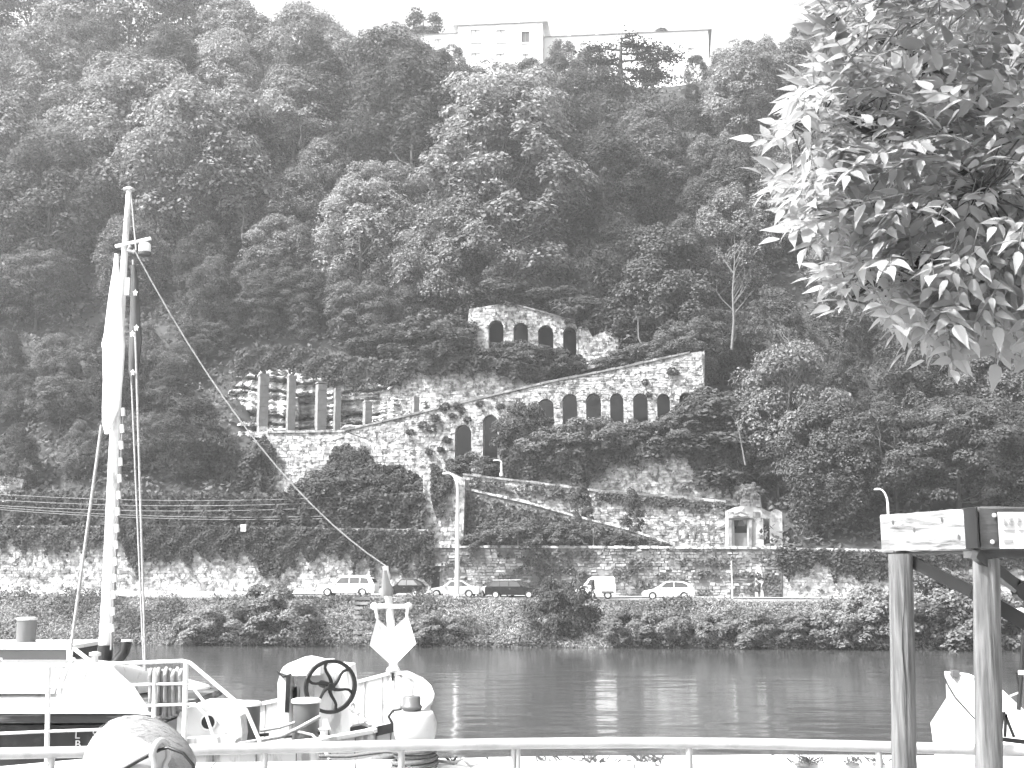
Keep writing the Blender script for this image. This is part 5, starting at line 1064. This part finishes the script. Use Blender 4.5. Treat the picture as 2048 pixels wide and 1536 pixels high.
# grass tufts on the quay edge
for i, x in enumerate((862, 905, 1165, 1182, 1195, 1275, 1290, 1302, 1585, 1600, 1100, 1680, 1730)):
    yy = 14.0 + .25 * random.Random(i).random(); X = (x - 1024) / 2450 * yy; rngn = np.random.default_rng(i); mb = MB()
    mb.lathe((X, yy, QZ + .055), [(.09, 0), (.07, .02), (.0, .025)], 8)
    for b_ in range(22):
        o = Vector((X + rngn.normal(0, .07), yy + rngn.normal(0, .04), QZ + .07)); d = Vector((rngn.normal(0, .05), rngn.normal(0, .04), rngn.uniform(.04, .11))); wv = Vector((.006, 0, 0)); mb.add([o - wv, o + wv, o + d * .6 + wv * .6, o + d * 1.0 + Vector((d.x * .5, 0, -.01))], [(0, 1, 2, 3)])
    o = mb.build('grass_tuft', mat('dry_grass', .07, .9, .3, 3), fixn=False)
    lab = f'small grass tuft on the quay edge, {ORD[[8,9][i] if False else sorted((862, 905, 1165, 1182, 1195, 1275, 1290, 1302, 1585, 1600, 1100, 1680, 1730)).index(x)]} from the left'
    tag(o, lab, 'grass', 'grass tufts on the quay edge')
# quay bollard with wound ropes
b0 = Vector(((836 - 1024) / 2450 * 13.75, 13.75, QZ)); QB = thing('quay_bollard', b0, 'stout pale mooring bollard on the quay by the barge bow', 'bollard')
MB().lathe(b0, [(.26, 0), (.26, .08), (.19, .10), (.18, .34)], 22).build('bollard_neck', CONC, QB)
MB().lathe(b0 + Vector((0, 0, .34)), [(.18, 0), (.215, .04), (.232, .12), (.235, .2), (.215, .28), (.19, .325), (.03, .33)], 26).build('bollard_head', mat('chalky_paint', .32, .7, .1, 4, .1, stain=.4, stain_scale=3, stain_v=.22, stretch=(1, 1, .7)), QB)
tp = MB().lathe(b0 + Vector((-.04, 0, .665)), [(.085, 0), (.118, .035), (.115, .06), (.098, .07), (.098, .15), (.09, .16)], 14).build('bollard_cap', GREY, QB)
MB().tube([b0 + Vector((-.14, -.1, .70)), b0 + Vector((-.23, -.1, .69)), b0 + Vector((-.28, -.1, .62)), b0 + Vector((-.24, -.1, .55))], .018, 6).build('ring', BLACK, QB)
coil(b0, .185, [.05, .10, .155, .21, .265, .315], .026, ROPED, 'dark thick ropes wound round the quay bollard neck', .035, 5)
o = MB().tube([P(640, 1512, 15.6), P(700, 1512, 15.3), P(770, 1503, 14.8), b0 + Vector((-.1, .25, .2))], .022, 6).build('rope', ROPED); tag(o, 'dark mooring rope from the barge to the quay bollard', 'rope')
mb = MB(); mb.tube([b0 + Vector((.2, .2, .12)), b0 + Vector((.42, .15, .10)), b0 + Vector((.52, .05, .16)), b0 + Vector((.6, .1, .08)), b0 + Vector((.85, .2, .08))], .02, 6); tag(mb.build('rope', ROPE), 'frayed rope end beside the quay bollard', 'rope')

# ------------------------------------------------------------------ timber portal with sign
WOODL = mat('lit_timber', .17, .8, .45, 2.2, .9, stretch=(1.2, 1.2, 9), stain=.42, stain_scale=2.0, stain_v=.11)  # paler copy: sunlight on the side beam put into the colour
WOODP = mat('grey_timber_post', .09, .85, .5, 5.5, 1.0, stretch=(6, 6, .45), stain=.3, stain_scale=2.4, stain_v=.05)
WOODD = mat('shaded_timber', .055, .8, .35, 2.5, .5, stretch=(.5, 3, 5))  # darker copy: shade on the front beam put into the colour
TF = thing('timber_portal', Vector((P(1803, 1600, 9.0).x, 9.0, QZ)), 'timber portal of round posts and square beams with a white sign', 'portal')
def post(xt, yt, xb, Y, nm='post'):
    a = P(xt, yt, Y); d = P(xb, 1536, Y); b2 = a + (d - a) * ((QZ - .1 - a.z) / (d.z - a.z)); rg = random.Random(int(xt)); mb = MB(); n_ = 18; V = []
    for i in range(15):
        p = b2.lerp(a, i / 14)
        for k_ in range(n_): q = 2 * math.pi * k_ / n_; r = .086 * (1 + .025 * math.sin(3 * q + i * .3) + .02 * rg.uniform(-1, 1)); V.append(p + Vector((r * math.cos(q), r * math.sin(q), 0)))
    mb.add(V, [(i * n_ + k_, i * n_ + (k_ + 1) % n_, (i + 1) * n_ + (k_ + 1) % n_, (i + 1) * n_ + k_) for i in range(14) for k_ in range(n_)], True); mb.add(V[-n_:], [tuple(range(n_))])
    o = mb.build(nm, WOODP, TF)
    mb = MB(); f0 = rg.uniform(.35, .5)               # drying crack: a thin dark groove sliver on the near face
    for j in range(9):
        p = b2.lerp(a, f0 + j * .045); p2 = b2.lerp(a, f0 + (j + 1) * .045); xo = -.012 + .012 * math.sin(j * .9); xo2 = -.012 + .012 * math.sin((j + 1) * .9); w_ = .0012 + .0022 * math.sin(j * math.pi / 8)
        mb.add([p + Vector((xo - w_, -.088, 0)), p + Vector((xo + w_, -.088, 0)), p2 + Vector((xo2 + w_, -.088, 0)), p2 + Vector((xo2 - w_, -.088, 0))], [(0, 1, 2, 3)])
    (mb.build('drying_crack', BLACK, o, fixn=False) if xt < 1900 else None); return o
post(1801, 1108, 1808, 9.0); post(1972, 1118, 1978, 8.25)
def beam(name, A, B, w_, m_, par=TF, seed=1):
    """squared log from A to B (top front edge line given at its axis), edges worn"""
    rg = random.Random(seed); d = (B - A).normalized(); x = d.cross(Vector((0, 0, 1))).normalized(); z = x.cross(d); h = w_[1]; ww = w_[0]; V = []; N_ = 14
    sec_ = [(-.5, -.46), (-.46, -.5), (.46, -.5), (.5, -.46), (.5, .46), (.46, .5), (-.46, .5), (-.5, .46)]
    for i in range(N_ + 1):
        p = A.lerp(B, i / N_)
        V += [p + x * (a * ww + rg.uniform(-.004, .004)) + z * (b_ * h + rg.uniform(-.004, .004)) for a, b_ in sec_]
    mb = MB(); mb.add(V, [(i * 8 + k_, i * 8 + (k_ + 1) % 8, (i + 1) * 8 + (k_ + 1) % 8, (i + 1) * 8 + k_) for i in range(N_) for k_ in range(8)]); mb.add(V[:8], [tuple(range(8))]); mb.add(V[-8:], [tuple(range(8))]); return mb.build(name, m_, par)
la = (P(1760, 1030, 9.2) + P(1762, 1104, 9.2)) / 2; ra = (P(1944, 1017, 8.22) + P(1944, 1099, 8.22)) / 2
dv = (ra - la).normalized(); nx = dv.cross(Vector((0, 0, 1))).normalized(); nx = nx if nx.y > 0 else -nx
BH = .276
beam('side_beam', la + nx * .12, ra + nx * .12, (.24, BH), WOODL, seed=3)
cm_ = MB(); rg = random.Random(14)
for k_ in range(16):                                  # drying checks along the side beam's lit face
    f0 = rg.uniform(.02, .8); ln_ = rg.uniform(.06, .28); z_ = rg.uniform(-.42, .42) * BH; w_ = rg.uniform(.0012, .003); dz = rg.uniform(-.012, .012)
    a = la.lerp(ra, f0) - nx * .005 + Vector((0, 0, z_)); b2 = la.lerp(ra, min(.98, f0 + ln_)) - nx * .005 + Vector((0, 0, z_ + dz)); m_ = a.lerp(b2, .5)
    cm_.add([a, m_ - Vector((0, 0, w_)), b2, m_ + Vector((0, 0, w_))], [(0, 1, 2, 3)])
for x, y in ((1834, 1062), (1890, 1045), (1920, 1078), (1790, 1045)):
    f_ = (x - 1760) / 184; c = la.lerp(ra, f_) - nx * .0052 + Vector((0, 0, (1065 - y) / 270)); cm_.add([c + (dv * math.cos(q) * .014 + Vector((0, 0, math.sin(q) * .018))) for q in [6.283 * j / 9 for j in range(9)]], [tuple(range(9))])
cm_.build('drying_crack', mat('crack_shadow_wood', .05, .9, .2, 5), TF, fixn=False)
lc = (P(1954, 1013, 8.1) + P(1954, 1098, 8.1)) / 2; rc_ = Vector((lc.x + 1.7, lc.y + .25, lc.z))
fb = beam('front_beam', lc + Vector((0, .12, 0)), rc_ + Vector((0, .12, 0)), (.24, BH + .005), WOODD, seed=4)
MB().bar(lc + Vector((-.012, .10, 0)), lc + Vector((-.002, .10, 0)), .26, BH - .01).build('beam_end', BLACK, TF)
MB().bar(lc + Vector((.0, .16, -BH / 2 - .03)), rc_ + Vector((0, .16, -BH / 2 - .03)), .16, .055).build('under_plank', WOODD, TF)
MB().bar(la + nx * .14 + Vector((0, 0, -BH / 2 - .012)), ra + nx * .14 + Vector((0, 0, -BH / 2 - .012)), .2, .02).build('under_plank', WOODD, TF)
for x, y in ((1988, 1031), (1984, 1084)): MB().lathe(P(x, y, 8.115), [(.016, 0), (.015, .012), (.008, .016)], 8, Matrix.Rotation(math.pi / 2, 3, 'X')).build('bolt', STEEL, fb)
sa, sb = P(1998, 1024, 8.07), P(2220, 1097, 8.07); sg = MB().box(((sa.x + sb.x) / 2, 8.085, (sa.z + sb.z) / 2), (sb.x - sa.x, .02, sa.z - sb.z)).build('sign_board', mat('sign_white', .42, .5, .02, 2), TF)
LET = mat('pale_grey_lettering', .2, .6, .02, 2)
lo_ = letter('LE F', 2007, 1051, 15, 8.068, LET, sg)
for (x0, x1, y0, y1) in ((2008, 2030, 1059.5, 1061.5), (2038, 2060, 1059.5, 1061.5), (2008, 2026, 1079, 1086)):
    a, b2 = P(x0, y0, 8.068), P(x1, y1, 8.068); MB().box(((a.x + b2.x) / 2, 8.07, (a.z + b2.z) / 2), (b2.x - a.x, .006, a.z - b2.z)).build('sign_line', LET, sg)
for a, b2, w_ in (((1788, 1106, 9.08), (1945, 1183, 8.75), .085), ((1945, 1183, 8.75), (2120, 1285, 8.5), .10), ((1950, 1106, 8.15), (2085, 1215, 8.45), .075), ((1990, 1146, 8.42), (2085, 1200, 8.6), .08)):
    MB().bar(P(*a), P(*b2), .05, w_).build('steel_brace', BLACK, TF)
MB().lathe(P(2048, 1182, 8.35), [(.07, -.05), (.07, .05)], 12, Matrix.Rotation(math.pi / 2, 3, 'X')).build('brace_joint', BLACK, TF)

# ------------------------------------------------------------------ second boat at right
B2T = thing('moored_boat', Vector((P(1950, 1500, 20).x, 20, 0)), 'white boat with raked bow moored behind the timber posts', 'boat')
top = [P(1891, 1346, 24), P(1893, 1356, 23.4), P(1910, 1385, 22.2), P(1935, 1412, 20.8), P(1962, 1440, 19.4), P(2000, 1478, 17.9), P(2048, 1530, 16.6), P(2120, 1600, 15.6)]
kn = [P(1880, 1416, 24.1), P(1876, 1424, 23.5), P(1870, 1450, 22.2), P(1885, 1480, 20.9), P(1905, 1510, 19.5), P(1935, 1560, 18.0), P(1975, 1620, 16.8), P(2040, 1700, 15.8)]
kn[0] = P(1861, 1446, 24.0)
wl_ = [Vector((p.x + .25, p.y, -.2)) for p in kn]
mb = MB(); mid = [a.lerp(b2, .5) + Vector((.18 if i else .16, 0, .0)) for i, (a, b2) in enumerate(zip(top, kn))]
rows = [top, mid, kn, wl_]; k = len(top); mb.add([p for r in rows for p in r], [(j * k + i, j * k + i + 1, (j + 1) * k + i + 1, (j + 1) * k + i) for j in range(3) for i in range(k - 1)], True); mb.build('hull', WHITE2, B2T, fixn=False)
far = [p + Vector((.10 + .85 * min(1, i * .5), .25 + .1 * i, .03)) for i, p in enumerate(top)]
far[0] = top[0] + Vector((.06, .05, 0))
mb = MB(); inn = [p + Vector((.05, .05, -.35 - .1 * i)) if i else p + Vector((.03, .02, -.3)) for i, p in enumerate(top)]; inf = [p + Vector((-.04, -.05, -.35 - .1 * i)) for i, p in enumerate(far)]
mb.add(top + inn + inf + far, [(j * k + i, j * k + i + 1, (j + 1) * k + i + 1, (j + 1) * k + i) for j in range(3) for i in range(k - 1)]); mb.build('inner_hull', WHITE, B2T, fixn=False)
mb = MB(); wf = [Vector((p.x + .1, p.y + .2, -.2)) for p in far]; mb.add(far + wf + wl_, [(j * k + i, j * k + i + 1, (j + 1) * k + i + 1, (j + 1) * k + i) for j in range(2) for i in range(k - 1)]); mb.build('far_side', WHITE, B2T, fixn=False)
MB().tube([p + Vector((.0, -.02, .01)) for p in top], .03, 6).build('gunwale', WHITE2, B2T); MB().tube([p + Vector((-.02, -.03, -.07)) for p in top], .016, 5).build('rubbing_strake', BLACK, B2T); MB().tube([p for p in far], .03, 6).build('gunwale', WHITE2, B2T)
MB().box(top[0] + Vector((.14, -.1, .0)), (.12, .16, .12)).build('bow_cleat', GREY, B2T)
# black frame and mast of the boat terrace
FS = thing('bench', P(2030, 1500, 15.5), 'black bench frame with white seat at the right edge', 'bench')
MB().bar(P(2004, 1422, 15.5), P(2110, 1430, 15.5), .35, .04).build('seat', WHITE2, FS)
for x0, y0, x1, y1 in ((2006, 1424, 2000, 1482), (2008, 1424, 2028, 1474), (2012, 1424, 2010, 1474)): MB().bar(P(x0, y0, 15.4), P(x1, y1, 15.4), .03, .03).build('leg', BLACK, FS)
MB().bar(P(2000, 1478, 15.4), P(2100, 1490, 15.4), .04, .05).build('foot_rail', BLACK, FS)
MS = thing('terrace_mast', P(2038, 1424, 15.6), 'thin black mast with small white lamp at the right edge', 'mast')
MB().tube([P(2037, 1424, 15.6), P(2043, 1340, 15.6), P(2052, 1180, 15.6)], .028, 8).build('pole', BLACK, MS); MB().box(P(2043, 1345, 15.5), (.06, .06, .05)).build('lamp', WHITE2, MS); MB().bar(P(2030, 1346, 15.6), P(2052, 1348, 15.6), .03, .02).build('cross_bar', BLACK, MS); MB().bar(P(2033, 1348, 15.6), P(2039, 1385, 15.6), .015, .015).build('strut', BLACK, MS); MB().bar(P(2020, 1392, 15.6), P(2040, 1384, 15.6), .02, .02).build('strut', STEEL, MS)
PL = thing('disc_lamp', P(2046, 1225, 13.0), 'white flat disc lamp behind the steel braces at the right edge', 'lamp'); MB().lathe(P(2046, 1226, 13.0), [(.02, -.02), (.10, .0), (.165, .03), (.165, .045), (.02, .05)], 20).build('shade', WHITE2, PL); MB().tube([P(2046, 1226, 13.0), Vector((P(2046, 1226, 13.0).x, 13.0, QZ))], .02, 6).build('stem', BLACK, PL)

# ------------------------------------------------------------------ man in the foreground
HX, HY = P(281, 1500, 2.4).x, 2.4
PM = thing('person', (HX, HY, QZ), 'balding person with short grey hair and dark-framed glasses in the near foreground, facing left', 'person')
zt = P(281, 1436, 2.4).z
SKIN = mat('skin', .28, .5, .06, 12, .05, spec=.35); HAIR = mat('short_grey_hair', .165, .8, .2, 420, .0, detail=2)
def head_pt(u, v):
    """u azimuth (0 = face, toward -X), v from -1 chin to 1 crown"""
    z = v; r = math.sqrt(max(0, 1 - z * z)); cx, cy = math.cos(u), math.sin(u)
    x = -cx * r * .102; y = -cy * r * .076
    if v < -.1 and cx > 0: x *= 1 + .12 * cx * (-v) ; y *= 1 - .25 * (-v - .1)
    if v < -.1 and cx <= 0: x *= 1 - .45 * (-v - .1); y *= 1 - .25 * (-v - .1)
    if cx < 0 and v > -.2: x *= 1.06
    if cx > .85 and -.45 < v < .02: x -= .028 * max(0, 1 - abs((v + .30) / .22)) * (cx - .85) / .15   # nose
    if cx > .7 and .02 < v < .2: x -= .006                                                        # brow
    if cx > .8 and -.75 < v < -.5: x -= .005 * (1 if int(v * 20) % 2 else .2)                        # lips
    return Vector((x, y, z * .122))
hc_ = Vector((HX, HY, zt - .108)); rotz = Matrix.Rotation(R(34), 3, 'Z') @ Matrix.Rotation(R(-38), 3, 'X')
tiltm = Matrix.Rotation(R(-14), 3, 'Y')
NV, NU = 34, 48; V = []
for j in range(NV + 1):
    v = -math.cos(math.pi * j / NV)
    for k in range(NU): V.append(hc_ + rotz @ (tiltm @ head_pt(2 * math.pi * k / NU, v)))
body = MB(); body.add(V, [(j * NU + k, j * NU + (k + 1) % NU, (j + 1) * NU + (k + 1) % NU, (j + 1) * NU + k) for j in range(NV) for k in range(NU)], True)
# neck, trunk, arms and legs grown from rings that continue below the head
def ringpt(c, rx, ry): return [Vector(c) + Vector((rx * math.cos(2 * math.pi * k / 16), ry * math.sin(2 * math.pi * k / 16), 0)) for k in range(16)]
def sweep(rs, mb):
    V = [p for r in rs for p in r]; mb.add(V, [(i * 16 + k, i * 16 + (k + 1) % 16, (i + 1) * 16 + (k + 1) % 16, (i + 1) * 16 + k) for i in range(len(rs) - 1) for k in range(16)], True); mb.add(rs[0], [tuple(range(16))]); mb.add(rs[-1], [tuple(range(16))])
n0 = Vector((HX + .03, HY, zt - .20))
sweep([ringpt(n0, .055, .058), ringpt(n0 + Vector((.01, 0, -.09)), .06, .065), ringpt(n0 + Vector((.015, 0, -.14)), .085, .13)], body)
bo = body.build('body', SKIN, PM)
cl_ = MB(); t0 = n0 + Vector((.015, 0, -.115))
sweep([ringpt(t0, .085, .10), ringpt(t0 + Vector((0, 0, -.04)), .11, .19), ringpt(t0 + Vector((0, 0, -.12)), .125, .215), ringpt(t0 + Vector((0, 0, -.3)), .13, .19), ringpt(t0 + Vector((0, 0, -.5)), .12, .165), ringpt(t0 + Vector((0, 0, -.62)), .125, .175)], cl_)
for sgn in (-1, 1): cl_.tube([t0 + Vector((0, sgn * .17, -.07)), t0 + Vector((0, sgn * .23, -.12)), t0 + Vector((.02, sgn * .25, -.36))], [.06, .062, .055], 12)
cl_.build('shirt', mat('grey_shirt', .3, .9, .1, 8), PM)
tr = MB(); 
for sgn in (-1, 1): tr.tube([t0 + Vector((0, sgn * .085, -.58)), t0 + Vector((0, sgn * .095, -.98)), Vector((HX + .05, HY + sgn * .1, QZ + .06))], [.095, .07, .05], 12)
tr.build('trousers', mat('dark_trousers', .06, .9, .15, 8), PM)
ar_ = MB()
for sgn in (-1, 1):
    e = t0 + Vector((.02, sgn * .25, -.34)); h_ = t0 + Vector((-.02, sgn * .26, -.60)); ar_.tube([e, h_], [.042, .03], 10); ar_.tube([h_, h_ + Vector((-.01, 0, -.09))], [.03, .038], 10)
    for q in range(4): ar_.tube([h_ + Vector((-.03 + .02 * q, 0, -.085)), h_ + Vector((-.035 + .02 * q, -sgn * .01, -.13)), h_ + Vector((-.03 + .02 * q, -sgn * .03, -.165 + .008 * abs(q - 1.5)))], [.009, .0085, .007], 6)
    ar_.tube([h_ + Vector((-.035, 0, -.03)), h_ + Vector((-.06, -sgn * .01, -.075)), h_ + Vector((-.06, -sgn * .02, -.10))], [.011, .009, .007], 6)
ar_.build('forearm', SKIN, PM)
sh = MB()
for sgn in (-1, 1): sh.tube([Vector((HX + .09, HY + sgn * .1, QZ + .035)), Vector((HX, HY + sgn * .1, QZ + .045)), Vector((HX - .16, HY + sgn * .11, QZ + .03))], [.035, .045, .03], 10)
sh.build('shoe', BLACK, PM)
hm = MB(); V = []; fidx = {}
def hp(u, v, k=1.02): return hc_ + rotz @ (tiltm @ (head_pt(u, v) * k))
def hairness(u, v):
    """0 on the bare forehead, face and temples, 1 on the crown, back and sides"""
    vb = interp(math.cos(u), [-1, -.3, -.1, .25, .62, 1], [-.6, -.35, .12, .5, .84, .9]); return max(0, min(1, (v - vb) / .14))
for j in range(60):                                  # hair cap: sinks into the scalp at the hairline
    for k in range(80):
        v = -math.cos(R(70) + R(109) * j / 59); u = 2 * math.pi * k / 80; V.append(hp(u, v, .975 + .055 * hairness(u, v)))
F = [(j * 80 + k, j * 80 + (k + 1) % 80, (j + 1) * 80 + (k + 1) % 80, (j + 1) * 80 + k) for j in range(59) for k in range(80)]
hm.add(V, F, True); hm.build('hair', HAIR, PM, fixn=False)
rngn = np.random.default_rng(8); C = []; N = []
strands = MB()
for _ in range(5000):
    u = rngn.uniform(0, 2 * math.pi); v = rngn.uniform(-.35, .97); c = math.cos(u)
    if hairness(u, v) < rngn.uniform(.25, .8): continue
    a = hp(u, v, 1.027); b2 = hp(u + rngn.normal(0, .05) + .10 * (1 if math.sin(u) > 0 else -1), v - .06 + rngn.normal(0, .03), 1.032 + rngn.uniform(0, .014)); wv = Vector((rngn.normal(0, 1), rngn.normal(0, 1), rngn.normal(0, 1))).normalized() * .0006
    strands.add([a - wv, a + wv, b2], [(0, 1, 2)])
so = strands.build('hair_strands', mat('grey_hair_strand', .17, .7, .25, 90), PM, fixn=False); tag(so, kind='stuff')
def ear(sgn):
    c = hp(math.pi * .5 + .06 if sgn < 0 else -math.pi * .5, -.12, 1.0); out = (c - hc_); out.z = 0; out.normalize(); xb = Vector((out.y, -out.x, 0)) * (1 if sgn < 0 else -1)
    mb = MB(); loop = []
    for q in [2 * math.pi * j / 20 for j in range(20)]: loop.append(c + Vector((0, 0, .034 * math.sin(q) + .004)) + xb * (.019 * math.cos(q) * (1.15 if math.sin(q) > 0 else .8)) + out * (.012 + .010 * math.cos(q)))
    mb.tube(loop, .0058, 7, closed=True); mb.add(loop + [c + out * .006], [(j, (j + 1) % 20, 20) for j in range(20)], True); mb.build('ear', SKIN, PM, fixn=True); return c, out, xb
e1 = ear(-1)                                           # near side
ear(1)
c, out, xb = e1
tip = hp(.55, -.02, 1.03); MB().tube([c + Vector((0, 0, .022)) + out * .012, c.lerp(tip, .4) + Vector((0, 0, .016)) + out * .012, tip + out * .004], [.0035, .0042, .005], 6).build('glasses_temple', BLACK, PM)
MB().tube([c + Vector((0, 0, .022)) + out * .013, c + Vector((.016, -.004, .026)) + out * .012, c + Vector((.045, -.006, .016)) + out * .012, c + Vector((.062, -.006, -.004)) + out * .014, c + Vector((.066, -.004, -.03)) + out * .012, c + Vector((.06, .0, -.07))], .0032, 6).build('glasses_cord', BLACK, PM)
fr_ = MB()
for sg_ in (-1, 1):
    cc = hp(.30 * sg_, -.06, 1.10); fr_.tube([cc + Vector((0, .026 * math.cos(q), .018 * math.sin(q))) for q in [2 * math.pi * j / 14 for j in range(14)]], .002, 5, closed=True)
    eye = hp(.30 * sg_, -.06, .985); MB().lathe(eye, [(.001, -.011), (.008, -.008), (.011, 0), (.008, .008), (.001, .011)], 10).build('eye', WHITE2, PM)
fr_.build('glasses_frame', BLACK, PM)

# ------------------------------------------------------------------ ash tree hanging in from the upper right
TRX = Vector((3.15, 5.3, QZ)); AT = thing('ash_tree', TRX, 'ash tree with large pinnate leaves hanging in from the upper right', 'tree')
FOLA = FOLN
def leaf_mesh(seed):
    rg = random.Random(seed); mb = MB(); ln = .23; curve = lambda f: Vector((ln * f, 0, -.05 * f * f - .01 * math.sin(3 * f)))
    npair = 3; sl = [(.30, 1), (.30, -1), (.55, 1), (.55, -1), (.80, 1), (.80, -1), (1.0, 0)]
    for f, sd in sl:
        o = curve(f); ang = sd * R(rg.uniform(42, 58)) if sd else R(rg.uniform(-6, 6)); L_ = (.074 + .026 * rg.random()) * (1.1 if f > .5 else .9); W_ = L_ * rg.uniform(.165, .205); dr = R(rg.uniform(-35, 12)); CU = rg.uniform(.0, .28); roll = R(rg.uniform(-25, 25))
        M_ = Matrix.Rotation(ang, 3, 'Z') @ Matrix.Rotation(-dr, 3, 'Y') @ Matrix.Rotation(roll, 3, 'X')
        st_ = [(0.06, .02), (.2, .8), (.4, 1.0), (.62, .72), (.82, .28), (1.0, .0)]
        V = []
        for q, wd in st_:
            dz = -CU * L_ * q * q; w_ = W_ * wd; V += [M_ @ Vector((L_ * q, 0, dz)), M_ @ Vector((L_ * q, w_, dz + w_ * .28)), M_ @ Vector((L_ * q, -w_, dz + w_ * .28))]
        F = []
        for i in range(5): F += [(3 * i, 3 * i + 3, 3 * i + 4, 3 * i + 1), (3 * i, 3 * i + 2, 3 * i + 5, 3 * i + 3)]
        mb.add([o + v for v in V], F, True)
    mb.tube([curve(f) for f in (0, .3, .6, 1)], [.0026, .002, .0016, .001], 4); return mb
LM = []
for i in range(6):
    mb = leaf_mesh(i); me = mb.mesh('leaf', fixn=False); me.materials.append(FOLA); LM.append(me)
OUT = [(1620, -40), (1660, 40), (1640, 110), (1610, 160), (1580, 215), (1560, 255), (1600, 300), (1575, 345), (1605, 395), (1590, 435), (1640, 470), (1630, 510), (1670, 540), (1690, 565), (1750, 590), (1775, 620), (1810, 640), (1860, 650), (1890, 690), (1930, 680), (1990, 640), (2048, 660), (2200, 690), (2420, 640), (2500, 200), (2420, -300), (1900, -420), (1640, -260)]
rg = random.Random(21); pts = []
while len(pts) < 1900:
    x, y = rg.uniform(1500, 2500), rg.uniform(-420, 760)
    if not inside((x, y), OUT): continue
    if x > 2100 and rg.random() < .55: continue
    if y < -60 and rg.random() < .6: continue
    if 1840 < x < 2040 and 20 < y < 110 and rg.random() < .75: continue     # the gap where the sky shows
    edge = min(math.hypot(x - a[0], y - a[1]) for a in OUT); Y = rg.uniform(4.0, 6.2) if edge > 90 else rg.uniform(4.1, 5.3)
    pts.append((x, y, Y))
limbs = []; wood = MB()
hub = TRX + Vector((-.1, 0, 3.2))
tk = MB().tube([TRX - Vector((0, 0, .1)), TRX + Vector((.03, .02, 1.2)), TRX + Vector((-.05, 0, 2.4)), hub, hub + Vector((.1, .1, 1.6))], [.17, .15, .135, .12, .05], 12).build('trunk', BARK, AT)
for (x, y, Y), (mx_, my_) in (((1620, 60, 4.9), (1850, 120)), ((1580, 250, 4.6), (1840, 300)), ((1600, 440, 4.7), (1860, 430)), ((1700, 600, 4.6), (1900, 520)), ((1880, 690, 4.8), (2000, 580)), ((1750, -80, 5.3), (1960, 20)), ((1960, 380, 4.3), (2080, 420)), ((1750, 180, 5.7), (1960, 250)), ((1960, -150, 5.0), (2120, 40)), ((2100, 620, 5.0), (2180, 540))):
    e = P(x, y, Y); m1 = P(mx_, my_, (Y + 5.3) / 2); l = [hub - Vector((0, 0, rg.uniform(0, .9))), hub.lerp(m1, .5) + Vector((0, 0, .12)), m1, m1.lerp(e, .55) + Vector((0, 0, .05)), e]
    MB().tube(l, [.045, .032, .02, .011, .005], 7).build('limb', BARK, AT); limbs += [l[1].lerp(l[2], f) for f in (0, .5)] + [l[2].lerp(l[3], f) for f in (0, .33, .66)] + [l[3].lerp(l[4], f) for f in (0, .5, 1)]
tw_ = MB(); placed = []
for (x, y, Y) in pts:
    p = P(x, y, Y); n_ = min(limbs, key=lambda q: (q - p).length); d = (p - n_); dl = max(d.length, 1e-3)
    out = (d.normalized() * .7 + Vector((-.55, -.25, 0)) * .6 + Vector((rg.uniform(-.5, .5), rg.uniform(-.5, .5), rg.uniform(-.55, .15)))).normalized()
    base = p - out * .12
    if .08 < dl < .28: tw_.tube([n_, n_.lerp(base, .5) + Vector((0, 0, -.02 + .04 * rg.random())), base], [.005, .0038, .0025], 4, cap=False)
    up_ = (Vector((0, 0, 1)) + Vector((rg.uniform(-1.0, .4), rg.uniform(-1.2, .2), 0)) * .9); yv = up_.cross(out).normalized(); zv_ = out.cross(yv).normalized(); Mx = Matrix((out, yv, zv_)).transposed()
    placed.append((base, Mx, rg.uniform(.8, 1.2), rg.randrange(6), p))
tag(tw_.build('twigs', BARK, AT), kind='stuff')
def vis(q):
    u, v = proj(q[4]); return (0 <= u <= 2060 and -20 <= v <= 800, -q[4].y)
placed.sort(key=vis, reverse=True)
for base, Mx, s_, k_, _ in placed[:300]:
    o = link('leaf', LM[k_], AT); o.matrix_local = Matrix.Translation(base - TRX) @ (Mx.to_4x4() @ Matrix.Scale(s_, 4)); tone(o, rg.uniform(.19, .25))
V = []; F = []
for base, Mx, s_, k_, _ in placed[300:]:
    me = LM[k_]; o_ = len(V); V += [base + Mx @ (v.co * s_) for v in me.vertices]; F += [tuple(o_ + i for i in p.vertices) for p in me.polygons]
mb = MB(); mb.add(V, F, True); o = mb.build('foliage', FOLA, AT, fixn=False); tone(o, .22); tag(o, kind='stuff')

# ------------------------------------------------------------------ haze over the valley
mb = MB(); x0, x1, y0, y1, z0, z1 = -520, 520, -60, 480, -4.2, 118
mb.box(((x0 + x1) / 2, (y0 + y1) / 2, (z0 + z1) / 2), (x1 - x0, y1 - y0, z1 - z0))
m = bpy.data.materials.new('haze_air'); m.use_nodes = True; n = m.node_tree; n.nodes.clear()
pv = n.nodes.new('ShaderNodeVolumePrincipled'); pv.inputs['Color'].default_value = (0.95, 0.95, 0.95, 1); pv.inputs['Density'].default_value = 0.00047; pv.inputs['Anisotropy'].default_value = 0.3
om = n.nodes.new('ShaderNodeOutputMaterial'); n.links.new(pv.outputs[0], om.inputs['Volume'])
hz = mb.build('haze', m); tag(hz, 'thin pale haze filling the valley air', kind='stuff')
